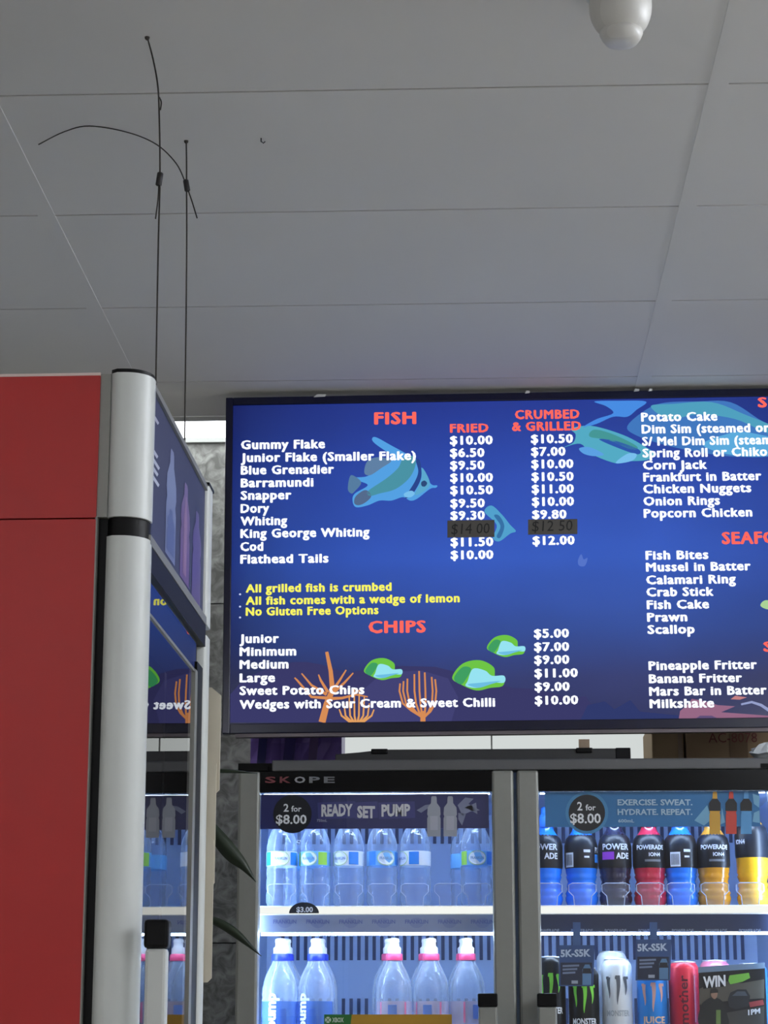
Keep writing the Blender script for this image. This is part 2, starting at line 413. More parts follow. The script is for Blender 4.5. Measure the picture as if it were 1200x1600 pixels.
# cream flaps fixed along the far side
M_cream = mat('cream_card', (206,198,180), 0.7, noise=0.04, nscale=20)
def flap(pxr, py0, py1, yo):
    Y = RY1+RW+yo; a = at(pxr, py0, Y); c = at(pxr, py1, Y); x1 = a.x-RX-math.tan(RD)*(Y-RY1)
    ly = RW+yo
    b = MB(); b.prism_y([(-0.30,c.z),(x1-0.006,c.z),(x1,c.z+0.006),(x1,a.z-0.012),(x1-0.014,a.z),(-0.30,a.z)], ly, ly+0.004)
    b.build('side_flap', M_cream, rf)
flap(345.5, 1074, 1240, 0.012); flap(338.5, 1180, 1386, 0.007); flap(334.5, 1300, 1535, 0.002)

# ------------------------------------------------------------------ hanging wires above the red fridge
def wire_thing(label, pts, tails, crimp, tilt, rw):
    base = Vector(pts[-1]); t = thing('hanging_wire', base, label, 'wire', 'wires hanging from the ceiling onto the red fridge')
    MB().tube(pts, rw, 6).build('cable', M_wire, t)
    for tl in tails: MB().tube(tl, rw*0.85, 6).build('loose_end', M_wire, t)
    c = Vector(crimp); d = Vector((tilt, 0, 1)).normalized()
    b = MB(); side = Vector((1,0,0)); 
    pr = []
    for s, r in ((-0.0105,0.0035),(-0.0095,0.0048),(0.0095,0.0048),(0.0105,0.0035)): pr.append((c+d*s, r))
    b.tube([p for p, r in pr], [r for p, r in pr], 8); b.build('crimp_sleeve', mat('dark_sleeve', (48,46,46), 0.5, 0.3), t)
    q = Vector(pts[0]); MB().lathe([(0.004,0),(0.0035,-0.003),(0.0015,-0.005)], q.x, q.y, q.z, 10).build('ceiling_eye', M_wire, t)
Y1w = a1_y = atz(230, 58, CEIL).y+0.015; rw = 0.0013
def wp(px, py, Y): return at(px, py, Y)
a1 = atz(230, 58, CEIL)
st = at(250, 275, Y1w)
def smooth_path(ps, n=6):
    ps = [Vector(p) for p in ps]; out = []
    for i in range(len(ps)-1):
        p0, p1, p2, p3 = ps[max(i-1,0)], ps[i], ps[i+1], ps[min(i+2, len(ps)-1)]
        for k in range(n):
            t = k/n; out.append(0.5*((2*p1)+(p2-p0)*t+(2*p0-5*p1+4*p2-p3)*t*t+(3*p1-p0-3*p2+p3)*t**3))
    return out+[ps[-1]]
bot1 = Vector((at(245, 590, Y1w).x, Y1w, RT+0.012))
wire_thing('thin dark wire bending at its ceiling end, loose tail below its sleeve', smooth_path([a1, at(239,92,a1.y+0.01), at(246,130,(a1.y+Y1w)/2), at(248.5,170,Y1w), st, at(247,400,Y1w), bot1]),
           [smooth_path([st+Vector((-0.001,0,0.004)), at(247,310,Y1w+0.005), at(243,342,Y1w+0.006)]), smooth_path([at(249,152,Y1w), at(252,160,Y1w), at(250.5,172,Y1w)])], at(249,280,Y1w), 0.12, rw)
a2 = atz(291, 220, CEIL); Y2w = a2.y
st2 = at(291.5, 290, Y2w); bot2 = Vector((at(290, 690, Y2w).x, Y2w, RT+0.012))
wire_thing('thin dark wire with a long loose tail arching up along the ceiling', smooth_path([a2, at(291.5,255,Y2w), st2, at(291.5,420,Y2w), bot2]),
           [smooth_path([st2+Vector((-0.003,0,0.008)), at(275,255,Y2w-0.01), at(245,226,Y2w-0.03), at(200,207,Y2w-0.05), at(140,197,Y2w-0.07), at(100,206,Y2w-0.08), at(60,226,Y2w-0.09)]),
            smooth_path([st2+Vector((0.002,0,-0.006)), at(300,315,Y2w-0.005), at(308,341,Y2w-0.008)])], at(291.5,290,Y2w), -0.18, rw)

hb = thing('hanger_bar', (bot1.x, (bot1.y+bot2.y)/2, RT+0.005), 'slim black bar on the red fridge roof held by two wires', 'bar')
bq = MB(); d_ = (bot2-bot1).normalized(); n_ = Vector((d_.y,-d_.x,0))*0.012; A, B_ = bot1-d_*0.42, bot2+d_*0.04
bq.prism_z([(A.x+n_.x,A.y+n_.y),(B_.x+n_.x,B_.y+n_.y),(B_.x-n_.x,B_.y-n_.y),(A.x-n_.x,A.y-n_.y)], RT+0.0005, RT+0.010)
bq.build('bar_body', M_black, hb)
for p in (bot1, bot2): MB().lathe([(0.004,-0.002),(0.004,0.001),(0.002,0.004)], p.x, p.y, p.z, 10).build('wire_stud', M_wire, hb)

# ------------------------------------------------------------------ menu television
TVY = 4.90; ROLL = 0.006
tl = at(346, 622, TVY); bl = at(347, 1147, TVY); tr_ = at(1284, 609, TVY)
TW = (tr_.x-tl.x); TVH = tl.z-bl.z
tvo = Vector((bl.x, TVY, bl.z))
tv = thing('menu_screen', tvo, 'large lit menu screen listing fish, chips and snack prices', 'television', rot=(0,-ROLL,0), world=False)
def T(px, py, off=0.0):
    p = at(px, py, TVY)-tvo
    c, s = math.cos(ROLL), math.sin(ROLL)
    return Vector((p.x*c+p.z*s, -off, -p.x*s+p.z*c))
sl, sb = T(359, 1131).x, T(359, 1131).z; stp = T(359, 634).z; sr = TW-sl
box('back_housing', M_black, tv, 0.02, TW-0.02, 0.02, 0.07, 0.03, TVH-0.03, 0.008)
bz = MB(); bz.box(0,sl,-0.004,0.024,0,TVH); bz.box(sr,TW,-0.004,0.024,0,TVH); bz.box(sl,sr,-0.004,0.024,stp,TVH); bz.box(sl,sr,-0.004,0.024,0,sb)
bz.build('bezel', mat('navy_black_bezel', (14,16,46), 0.2), tv, 0.002)
box('lower_edge', mat('grey_lower_edge', (112,104,108), 0.35, 0.3, noise=0.35, nscale=9), tv, 0.03, TW-0.03, -0.001, 0.02, -0.008, 0.0)
# the lit panel: blue sea picture, dimmer towards the left rim and the sea bed
M_scr = bpy.data.materials.new('lit_sea_picture'); M_scr.use_nodes = True
nt = M_scr.node_tree; nt.nodes.clear(); N = nt.nodes.new; L = nt.links.new
out = N('ShaderNodeOutputMaterial'); em = N('ShaderNodeEmission'); gl = N('ShaderNodeBsdfGlossy'); ad = N('ShaderNodeAddShader')
gl.inputs[0].default_value = (0.03,0.03,0.03,1); gl.inputs['Roughness'].default_value = 0.15
tc = N('ShaderNodeTexCoord'); sx = N('ShaderNodeSeparateXYZ'); L(tc.outputs['Generated'], sx.inputs[0])
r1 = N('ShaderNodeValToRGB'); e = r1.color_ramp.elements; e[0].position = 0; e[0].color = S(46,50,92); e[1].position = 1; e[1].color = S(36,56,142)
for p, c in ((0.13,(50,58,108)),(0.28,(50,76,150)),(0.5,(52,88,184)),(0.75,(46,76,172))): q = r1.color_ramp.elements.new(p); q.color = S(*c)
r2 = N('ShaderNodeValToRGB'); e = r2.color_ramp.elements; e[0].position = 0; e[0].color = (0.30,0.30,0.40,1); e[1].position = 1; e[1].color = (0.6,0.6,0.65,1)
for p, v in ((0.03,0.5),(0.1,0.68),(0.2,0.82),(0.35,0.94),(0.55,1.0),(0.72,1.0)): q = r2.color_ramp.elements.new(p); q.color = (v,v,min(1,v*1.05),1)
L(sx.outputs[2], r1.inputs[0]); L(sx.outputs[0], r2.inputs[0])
nz = N('ShaderNodeTexNoise'); nz.inputs['Scale'].default_value = 5; L(tc.outputs['Generated'], nz.inputs['Vector'])
mr = N('ShaderNodeMapRange'); L(nz.outputs['Fac'], mr.inputs[0]); mr.inputs[3].default_value = 0.72; mr.inputs[4].default_value = 0.96
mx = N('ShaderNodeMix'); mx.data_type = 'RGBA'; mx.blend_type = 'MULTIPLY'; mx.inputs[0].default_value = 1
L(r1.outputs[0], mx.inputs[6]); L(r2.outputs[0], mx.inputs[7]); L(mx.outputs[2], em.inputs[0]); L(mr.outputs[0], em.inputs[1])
L(em.outputs[0], ad.inputs[0]); L(gl.outputs[0], ad.inputs[1]); L(ad.outputs[0], out.inputs[0])
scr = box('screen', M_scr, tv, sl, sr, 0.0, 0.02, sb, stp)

def glow(c, e=1.0): return mat('screen_%d_%d_%d' % c, c, emit=e*0.82)
def spoly(name, pts, col, layer):
    b = MB(); b.add([T(x, y, 0.0006+0.0003*layer) for x, y in pts], [list(range(len(pts)))]); return b.build(name, glow(col), scr)
def curve2(pts, n=5):
    P = [Vector((x,y,0)) for x, y in pts]; m = len(P); o = []
    for i in range(m):
        p0,p1,p2,p3 = P[i-1],P[i],P[(i+1)%m],P[(i+2)%m]
        for k in range(n):
            t = k/n; q = 0.5*((2*p1)+(p2-p0)*t+(2*p0-5*p1+4*p2-p3)*t*t+(3*p1-p0-3*p2+p3)*t**3); o.append((q.x,q.y))
    return o
def Z5(p): return [(340+x/2.727, 610+y/2.727) for x, y in p]
def Z6(p): return [(340+x/2.727, 880+y/2.727) for x, y in p]
def Z7(p): return [(760+x/2.727, 600+y/2.727) for x, y in p]
def Z8(p): return [(760+x/2.727, 880+y/2.727) for x, y in p]
# sea bed silhouettes
spoly('seabed', [(360,1129),(360,1085)]+[(380+20*k, 1062-28*math.sin(0.35*k)) for k in range(0,9)]+[(600,1040),(680,1042),(760,1062),(800,1075),(830,1076),(860,1082),(890,1090),(915,1088),(930,1110),(985,1129)], (58,58,104), 0)
spoly('seabed', [(560,1129),(565,1080),(600,1050),(660,1048),(700,1060),(716,1090),(705,1128)], (66,66,116), 0.4)
spoly('seabed', [(905,1129),(918,1102),(945,1096),(960,1108),(985,1094),(1000,1112),(1060,1118),(1060,1128)], (48,58,108), 0.5)
# big banded fish
spoly('fish_print', curve2(Z5([(575,470),(585,440),(640,405),(600,385),(585,372),(640,365),(700,320),(740,280),(720,262),(672,228),(658,208),(675,200),(740,235),(800,268),(850,300),(905,395),(935,405),(930,415),(905,420),(850,462),(820,470),(790,455),(740,470),(690,470),(640,490),(590,498)])), (84,160,226), 1)
spoly('fish_print', curve2(Z5([(640,430),(720,375),(770,330),(790,290),(830,280),(845,310),(820,370),(760,420),(690,440),(650,450)])), (74,146,164), 2)
spoly('fish_print', curve2(Z5([(582,480),(590,450),(630,425),(655,450),(630,478),(600,490)])), (84,106,140), 2)
spoly('fish_print', curve2(Z5([(625,350),(640,300),(690,285),(740,300),(700,330),(650,362)])), (96,128,164), 2)
spoly('fish_print', curve2(Z5([(555,420),(565,365),(590,370),(612,395),(585,430),(570,440)])), (86,124,160), 2)
spoly('fish_print', curve2(Z5([(845,300),(862,300),(868,370),(840,430),(815,455),(800,455),(840,390),(855,345)])), (44,70,140), 3)
spoly('fish_print', curve2(Z5([(872,330),(905,395),(880,430),(840,445),(868,385)])), (92,168,206), 3)
spoly('fish_print', curve2(Z5([(868,392),(882,385),(893,396),(884,410),(870,408)])), (46,74,120), 4)
spoly('fish_print', curve2(Z5([(795,440),(825,428),(840,440),(825,455),(800,455)])), (120,190,236), 4)
# small banded fish by the taped price
spoly('fish_print', curve2([(757,800),(768,790),(785,805),(797,820),(806,830),(797,834),(780,846),(770,840),(776,820)]), (82,160,204), 1)
spoly('fish_print', curve2([(772,806),(780,806),(788,822),(782,840),(776,838),(782,822)]), (56,112,164), 2)
# long fish at the top
spoly('fish_print', curve2(Z7([(330,270),(370,250),(380,215),(360,190),(430,178),(500,190),(600,225),(680,270),(720,300),(680,325),(600,330),(550,338),(450,300),(400,255)])), (84,170,196), 1)
spoly('fish_print', curve2(Z7([(460,195),(540,215),(640,265),(620,280),(520,240),(440,225)])), (70,150,150), 2)
spoly('fish_print', curve2(Z7([(480,235),(560,245),(650,280),(640,300),(540,265)])), (48,86,170), 2)
spoly('fish_print', curve2(Z7([(395,275),(440,270),(500,300),(460,308),(415,298)])), (92,160,226), 2)
spoly('fish_print', curve2(Z7([(550,338),(600,298),(640,300),(620,328)])), (120,190,236), 3)
spoly('fish_print', curve2(Z7([(410,185),(470,150),(540,125),(510,95),(460,75),(560,72),(680,75),(640,110),(600,140),(540,140),(470,170)])), (72,140,226), 1)
spoly('fish_print', curve2(Z7([(600,180),(680,110),(760,80),(900,75),(1040,78),(1160,150),(1240,200),(1240,300),(1060,310),(900,290),(760,260),(640,220)])), (66,120,190), 0.6)
spoly('fish_print', curve2(Z7([(700,95),(800,85),(960,78),(1100,130),(1240,190),(1200,210),(1060,150),(900,130),(780,150)])), (80,160,190), 1)
spoly('fish_print', curve2(Z7([(920,260),(1020,215),(1100,205),(1240,240),(1240,300),(1060,305)])), (92,170,220), 1)
spoly('fish_print', curve2([(903,876),(908,866),(912,874),(918,872),(914,884),(905,884)]), (86,116,200), 1)
# yellow-green fish over the reef
def reef_fish(cx, cy, s):
    q = lambda p: curve2([(cx+x*s, cy+y*s) for x, y in p])
    spoly('fish_print', q([(-30,2),(-18,-14),(2,-18),(18,-10),(20,2),(30,4),(28,12),(14,14),(-2,17),(-20,10)]), (110,196,70), 1)
    spoly('fish_print', q([(-28,3),(-18,-10),(-8,-8),(-14,4),(-20,10)]), (64,158,98), 2)
    spoly('fish_print', q([(-12,6),(-6,-8),(8,-6),(16,0),(30,0),(30,8),(16,8),(0,14),(-14,12)]), (150,226,240), 3)
    spoly('fish_print', q([(-12,10),(4,8),(26,6),(14,10),(0,14)]), (110,190,226), 4)
reef_fish(598, 1046, 0.98); reef_fish(790, 1010, 0.98); reef_fish(747, 1056, 1.35)
spoly('fish_print', curve2([(1188,946),(1196,938),(1215,942),(1215,952),(1198,952)]), (170,210,150), 1)
# orange coral
def strip(pts, w0, w1, col, layer):
    n = len(pts); Lp, Rp = [], []
    for i, (x, y) in enumerate(pts):
        x0, y0 = pts[max(i-1,0)]; x1, y1 = pts[min(i+1,n-1)]; d = math.hypot(x1-x0, y1-y0) or 1
        nx, ny = -(y1-y0)/d, (x1-x0)/d; wv = (w0+(w1-w0)*i/(n-1))/2
        Lp.append((x+nx*wv, y+ny*wv)); Rp.append((x-nx*wv, y-ny*wv))
    b = MB(); V = [T(x,y,0.0006+0.0003*layer) for x,y in Lp+Rp]
    b.add(V, [(i,i+1,n+i+1,n+i) for i in range(n-1)]); b.build('coral_print', glow(col), scr)
CO = (214,140,86); CO2 = (226,160,96)
strip(Z6([(445,678),(465,600),(490,540)]), 11, 8, CO, 2); strip(Z6([(490,545),(482,460),(465,378)]), 8, 5, CO, 2)
strip(Z6([(470,575),(400,570),(340,500),(328,488)]), 5, 2, CO, 2); strip(Z6([(465,560),(400,520),(358,470)]), 5, 2, CO, 2)
strip(Z6([(470,550),(440,500),(430,475)]), 5, 2, CO, 2); strip(Z6([(490,545),(520,500),(548,455)]), 5, 2, CO, 2)
strip(Z6([(485,560),(540,510),(578,468)]), 5, 2, CO, 2); strip(Z6([(470,578),(530,575),(590,560),(640,570)]), 5, 2, CO, 2)
for dx in (-75,-55,-32,-10,12,34,56,76): strip(Z6([(592+dx*0.35,678),(592+dx*0.85,650),(592+dx*0.98,600-(75-abs(dx))*1.0+abs(dx)*0.3)]), 3.6, 2, CO2, 2.2)
for dx in (-96,-80,-62,-30,-8,18,50,66): strip(Z6([(875,668-abs(dx)*0.1),(874+dx*0.5,640-abs(dx)*0.12),(871+dx*0.85,598),(868+dx*0.97,545),(866+dx*0.92,455+abs(dx)*0.6)]), 3.4, 2.6, CO, 2.2)
strip(Z6([(875,680),(875,630)]), 8, 8, CO, 2.4)
# pink reef at the right
spoly('reef_print', Z8([(818,672),(825,630),(860,600),(875,578),(930,588),(985,605),(1060,610),(1000,635),(1200,650),(1290,655),(1290,672)]), (150,104,132), 1)
spoly('reef_print', Z8([(880,670),(910,650),(960,650),(1000,668)]), (96,80,120), 2)
strip(Z8([(1085,602),(1130,592),(1170,605),(1215,635)]), 3, 5, (150,160,200), 2)
spoly('reef_print', Z8([(1040,580),(1060,565),(1110,572),(1080,582)]), (196,130,130), 2)
# lettering
WH = (238,244,255); RE = (255,104,92); YE = (244,240,96)
SLOPE = 0.0125
def xh(v): return v*1.14 if v < 0.62 else (0.7068+(v-0.62)*0.7716 if v <= 1.0 else v)
def line(s, x0, y, x1, col=WH, cap=12.8, bold=0.03, slope=SLOPE):
    y1 = y-(x1-x0)*slope
    p0, p1 = T(x0, y, 0.0024), T(x1, y1, 0.0024); h = T(x0, y-cap).z-T(x0, y).z
    return text('lettering', s, glow(col, 1.25 if col == WH else 1.05), scr, lambda u, v: p0.lerp(p1, u)+Vector((0,0,h*xh(v))), 0.0, 1.12, 0.050)
line('FISH', 584.6, 663, 650.6, RE, 17.5, 0.05); line('FRIED', 703, 676, 763.5, RE, 12.5, 0.05)
line('CRUMBED', 804.7, 655, 905.6, RE, 13, 0.05); line('& GRILLED', 800, 673.5, 908, RE, 13, 0.05)
for s, y, x1 in (('Gummy Flake',702,508),('Junior Flake (Smaller Flake)',722,650),('Blue Grenadier',741.6,522),('Barramundi',761.5,490),('Snapper',781,455.5),('Dory',801.4,420.7),('Whiting',821,449),('King George Whiting',840.5,577.6),('Cod',861,411.5),('Flathead Tails',880.6,513.5)):
    line(s, 376.5-(y-702)*0.006, y, x1)
for s, y in (('$10.00',695),('$6.50',714.5),('$9.50',734),('$10.00',753.4),('$10.50',772.8),('$9.50',793.3),('$9.30',812.4),('$11.50',853.9),('$10.00',874)):
    x0 = 703+(y-695)*0.006; line(s, x0, y, x0+(67 if len(s) == 6 else 54))
for s, y in (('$10.50',692.8),('$7.00',712.6),('$10.00',732),('$10.50',751.8),('$11.00',771),('$10.00',790.7),('$9.80',810.8),('$12.00',851.5)):
    x0 = 829.5+(y-693)*0.016; line(s, x0, y, x0+(66 if len(s) == 6 else 54))
for s, y, x1 in (('All grilled fish is crumbed',925.8,612),('All fish comes with a wedge of lemon',945,718.4),('No Gluten Free Options',962,591.6)):
    line(s, 384, y, x1, YE, 12); line('.', 373.5, y+4, 377, (200,210,240), 10, 0.05)
line('CHIPS', 575.8, 989, 665.6, RE, 17.5, 0.05)
for s, y, x1 in (('Junior',1004.7,436),('Minimum',1024.8,463),('Medium',1045,451),('Large',1066,430),('Sweet Potato Chips',1086,569.6),('Wedges with Sour Cream & Sweet Chilli',1107.5,773.8)):
    line(s, 374.3, y, x1, WH, 12.8, 0.045, 0.009)
for s, y in (('$5.00',996.6),('$7.00',1017.5),('$9.00',1037.7),('$11.00',1058.6),('$9.00',1079.8),('$10.00',1101)):
    x0 = 834.2+(y-996)*0.013; line(s, x0, y, x0+(68 if len(s) == 6 else 55))
for s, y, x0, x1 in (('Potato Cake',658.7,1001.7,1121),('Dim Sim (steamed or fried)',677.5,1002.5,1260),('S/ Mel Dim Sim (steamed',696.5,1003.2,1227),('Spring Roll or Chiko Roll',714.8,1003.8,1243),('Corn Jack',733.8,1004.6,1104.7),('Frankfurt in Batter',752.5,1005,1189.8),('Chicken Nuggets',771,1005,1174),('Onion Rings',790,1005.3,1125),('Popcorn Chicken',809,1005.7,1175.5),
    ('Fish Bites',874.5,1008.6,1107),('Mussel in Batter',893,1009.2,1173),('Calamari Ring',913,1009.6,1149.8),('Crab Stick',932,1010,1115),('Fish Cake',951.7,1010.5,1108),('Prawn',971.3,1011,1074),('Scallop',990.5,1011.6,1085.6),('Pineapple Fritter',1047,1013.3,1182.8),('Banana Fritter',1067.3,1013.8,1159.5),('Mars Bar in Batter',1087,1014.2,1198),('Milkshake',1106.3,1014.9,1116)):
    line(s, x0, y, x1)
line('SEAFOOD', 1127.8, 850, 1262, RE, 17.5, 0.05)
line('S', 1184, 636.5, 1198.5, RE, 14.5, 0.05); line('S', 1192.7, 1018, 1207, RE, 14.5, 0.05)
# taped-over prices
M_tape = mat('dark_tape', (84,80,74), 0.6)
for x0, x1, y0, y1, s in ((699,772.5,814,840.5,'$14 00'),(825,902,812.5,836,'$12 50')):
    b = MB(); P = [T(x0,y1),T(x1,y1-1),T(x1,y0-1),T(x0,y0)]
    b.prism_y([(p.x,p.z) for p in P], -0.0042, -0.0028); st_ = b.build('price_tape', M_tape, tv)
    p0, p1 = T(x0+6,y1-5,0.0046), T(x1-8,y1-6.5,0.0046); h = T(x0,y1-16).z-T(x0,y1).z
    text('handwriting', s, mat('marker_ink', (16,14,14), 0.5), st_, lambda u, v: p0.lerp(p1,u)+Vector((0.002*v,0,h*v)), 0.0)
for x, w_ in ((990,14),(1013,10),(490,30),(820,12)):
    p = T(x, 617); MB().prism_y([(p.x,TVH-0.003),(p.x+w_*0.0009,TVH-0.002),(p.x+w_*0.001,TVH+0.003),(p.x+w_*0.0003,TVH+0.004)], -0.005, -0.0042).build('tape_scrap', M_white, tv)
# rail and ceiling post that carry the screen
mount = thing('screen_mount', (tl.x+0.5, TVY+0.14, CEIL), 'black ceiling bracket carrying the menu screen from behind', 'bracket')
tz = tvo.z+TVH
box('wall_plate', M_black, mount, tl.x+0.35, tl.x+0.95, TVY+0.080, TVY+0.095, tz-0.45, tz-0.15)
for xq in (tl.x+0.45, tl.x+0.85): box('hanger_arm', M_black, mount, xq-0.02, xq+0.02, TVY+0.095, TVY+0.12, tz-0.40, CEIL-0.012)
box('ceiling_plate', M_black, mount, tl.x+0.40, tl.x+0.90, TVY+0.085, TVY+0.20, CEIL-0.012, CEIL-0.0045)

# ------------------------------------------------------------------ double-door drinks fridge
FY = 4.80
X0f = at(369, 1300, FY).x; X1f = at(1242, 1300, FY).x; XM = at(805.5, 1300, FY).x
def zf(py, Y=FY, px=800): return at(px, py, Y).z
FTOP = zf(1186); FDOOR = zf(1203)
fr = thing('drinks_fridge', ((X0f+X1f)/2, FY+0.35, 0), 'wide double glass door drinks fridge with grey aluminium frames', 'fridge')
M_lin = mat('fridge_liner', (162,184,222), 0.55)
YB = FY+0.60
cb = MB()
cb.box(X0f,X0f+0.015,FY+0.05,YB+0.05,0.1,FTOP-0.02); cb.box(X1f-0.015,X1f,FY+0.05,YB+0.05,0.1,FTOP-0.02)
cb.box(X0f,X1f,FY+0.05,YB+0.05,0.02,0.1); cb.box(X0f+0.015,X1f-0.015,FY+0.05,YB+0.05,FTOP-0.06,FTOP-0.02); cb.box(X0f+0.015,X1f-0.015,YB,YB+0.05,0.1,FTOP-0.06)
cb.build('cabinet', M_lin, fr)
box('top_rail', mat('dark_grey_metal', (96,97,99), 0.45, 0.5), fr, at(425,1190,FY).x, X1f, FY-0.002, FY+0.05, FDOOR, FTOP, 0.003)
box('roof', M_black, fr, X0f, X1f, FY+0.02, YB+0.05, FTOP-0.02, FTOP-0.004)
box('centre_post', mat('post_liner', (150,166,190), 0.5), fr, XM-0.02, XM+0.02, FY+0.05, FY+0.10, 0.1, FTOP-0.06)
box('plinth', M_black, fr, X0f+0.02, X1f-0.02, FY+0.06, YB, 0.0, 0.02)
# slotted strips on the rear liner
M_slot = mat('rear_slot', (58,70,104), 0.7)
for (y0, y1) in ((1282,1318),(1462,1500),(1560,1600)):
    b = MB(); z0, z1 = zf(y1, YB), zf(y0, YB); x = X0f+0.05
    while x < X1f-0.05:
        if abs(x-XM) > 0.03: b.box(x, x+0.008, YB-0.003, YB-0.0005, z0, z1)
        x += 0.0185
    o = b.build('slot_row', M_slot, fr); o['kind'] = 'stuff'
# doors
DB = 0.14; ST = 0.048
M_led = mat('led_strip', (196,222,255), emit=56.0)
M_ledv = mat('led_column', (190,218,255), emit=22.0)
hz0 = zf(1552, FY-0.05, 760)
for k, (xa, xb, hx) in enumerate(((at(371,1300,FY).x, at(803.5,1300,FY).x, 762), (at(808.5,1300,FY).x, X1f-0.003, 855))):
    d = MB(); d.box(xa,xa+ST,FY,FY+0.045,DB,FDOOR); d.box(xb-ST,xb,FY,FY+0.045,DB,FDOOR); d.box(xa+ST,xb-ST,FY+0.004,FY+0.045,DB,DB+0.05)
    door = d.build('door', M_alu, fr, 0.006)
    zr = zf(1236)
    box('top_band', M_gloss, door, xa+ST, xb-ST, FY+0.004, FY+0.045, zr, FDOOR-0.001)
    box('glass', M_pane, door, xa+ST, xb-ST, FY+0.010, FY+0.014, DB+0.05, zr)
    box('hinge_cover', M_black, fr, (xa if k == 0 else xb-0.07)+0.005, (xa if k == 0 else xb-0.07)+0.065, FY-0.004, FY+0.03, FDOOR+0.001, FDOOR+0.011)
    hc = at(hx, 1560, FY-0.05).x
    h = MB(); h.box(hc-0.020,hc+0.020,FY-0.055,FY-0.025,hz0-0.62,hz0-0.028); h.box(hc-0.012,hc+0.012,FY-0.025,FY,hz0-0.12,hz0-0.08); h.box(hc-0.012,hc+0.012,FY-0.025,FY,hz0-0.58,hz0-0.54)
    hh = h.build('handle', M_alu, door, 0.004)
    box('handle_cap', M_black, fr, hc-0.021, hc+0.021, FY-0.057, FY-0.023, hz0-0.028, hz0, 0.003)
    # lamps: a tube over the upper shelf and a column behind each outer frame
    box('led_tube', M_led, fr, xa+ST+0.004, xb-ST-0.004, FY+0.050, FY+0.056, zf(1240.5, FY+0.05), zf(1236.5, FY+0.05))
    lx = xa+0.019 if k == 0 else xb-ST+0.012
    box('led_column', M_ledv, fr, lx, lx+0.014, FY+0.060, FY+0.074, 0.25, zr-0.03)
# dark brand strip on the upper band
for q, (s, c) in enumerate((('S',(120,60,66)),('K',(120,60,66)),('O',(150,150,156)),('P',(110,112,116)),('E',(110,112,116)))):
    x0 = 414+q*23; p0 = at(x0,1223,FY+0.003); p1 = at(x0+17,1223,FY+0.003); h = pxh(x0,1223,FY,9.5)
    text('brand_letter', s, mat('brand_%d_%d_%d' % c, c, 0.5), fr, flat(p0, p1, h), 0.03)
# shelves with price rails and lane fronts
M_shelf = mat('shelf_white_gloss', (232,234,230), 0.4)
SY = FY+0.075
Z1 = zf(1414.5, SY); Z2 = zf(1640, SY); 
zr0 = zf(1429, SY); 
M_rail1 = mat('rail_pale_blue', (138,152,186), 0.35); M_rail2 = mat('rail_navy', (36,46,74), 0.35)
M_lane = glass_mat('lane_plastic', 1.5, (0.94,0.96,1,1), 0.05, 0.05, (225,235,250))
doors_x = ((X0f+0.03, XM-0.02), (XM+0.02, X1f-0.03))
for k, (xa, xb) in enumerate(doors_x):
    for zt in (Z1, Z2, Z2-0.30, Z2-0.60):
        th = Z1-zr0
        s_ = MB(); s_.box(xa+0.004,xb-0.004,SY,SY+0.018,zt-th,zt); s_.box(xa+0.004,xb-0.004,SY+0.018,YB-0.03,zt-0.008,zt-0.002)
        sh = s_.build('shelf', M_shelf, fr, 0.003)
        box('lit_edge', mat('lit_shelf_edge', (250,252,246), emit=0.8), fr, xa+0.006, xb-0.006, SY-0.0015, SY, zt-th+0.002, zt-0.002)
        rail = box('price_rail', M_rail1 if k == 0 else M_rail2, fr, xa+0.004, xb-0.004, SY+0.003, SY+0.008, zt-th-(zf(1429,SY)-zf(1456,SY)), zt-th)
        if zt == Z1:
            if k == 0:
                for q in range(7):
                    cx = 445+51.5*q; p0 = at(cx-18,1443,SY+0.0025); p1 = at(cx+18,1443,SY+0.0025)
                    text('rail_lettering', 'FRANKLIN', mat('rail_print_blue', (96,110,170), 0.5), rail, flat(p0,p1,pxh(cx,1443,SY,6)), 0.03)
                    b = MB(); b.add([at(cx+11*math.cos(a),1442+8*math.sin(a),SY+0.0027) for a in [t*math.pi*2/20 for t in range(20)]], [list(range(20))])
                    b.build('rail_badge', mat('rail_badge_blue', (126,140,182), 0.5), rail)
            else:
                for q in range(7):
                    cx = 856+52.5*q; p0 = at(cx-16,1459.5,SY+0.0025); p1 = at(cx+18,1459.5,SY+0.0025)
                    text('rail_lettering', 'POWERADE', mat('rail_print_grey', (130,140,160), 0.5), rail, flat(p0+Vector((0,0,0.004)),p1+Vector((0,0,0.004)),pxh(cx,1459,SY,5)), 0.03)
        zl = zt-th-(zf(1429,SY)-zf(1457,SY))
        if zt in (Z1, Z2): box('led_tube', M_led, fr, xa+0.02, xb-0.02, SY+0.004, SY+0.009, zl-0.005, zl)
    # see-through curved lane fronts
    for zt in (Z1, Z2):
        cs = [440,493,545,597,648,700,745] if k == 0 else [857,910,962,1016,1064,1117,1172]
        for cx in cs:
            c = at(cx, 1400, SY+0.01).x; hw = 0.030
            pts = []
            for sgn in (1, -1):
                q = [(hw-0.012,0.0),(hw-0.010,0.020),(hw,0.030),(hw,0.044),(hw-0.008,0.048)]
                pts += [(c+sgn*x, zt+z) for x, z in (q if sgn == 1 else reversed(q))]
            MB().prism_y(pts, SY+0.006, SY+0.0085).build('lane_front', M_lane, fr)
            rim = [Vector((x, SY+0.007, z)) for x, z in pts]
            MB().tube(rim, 0.0011, 5).build('lane_rim', mat('lane_rim_clear', (190,205,232), 0.25), fr)
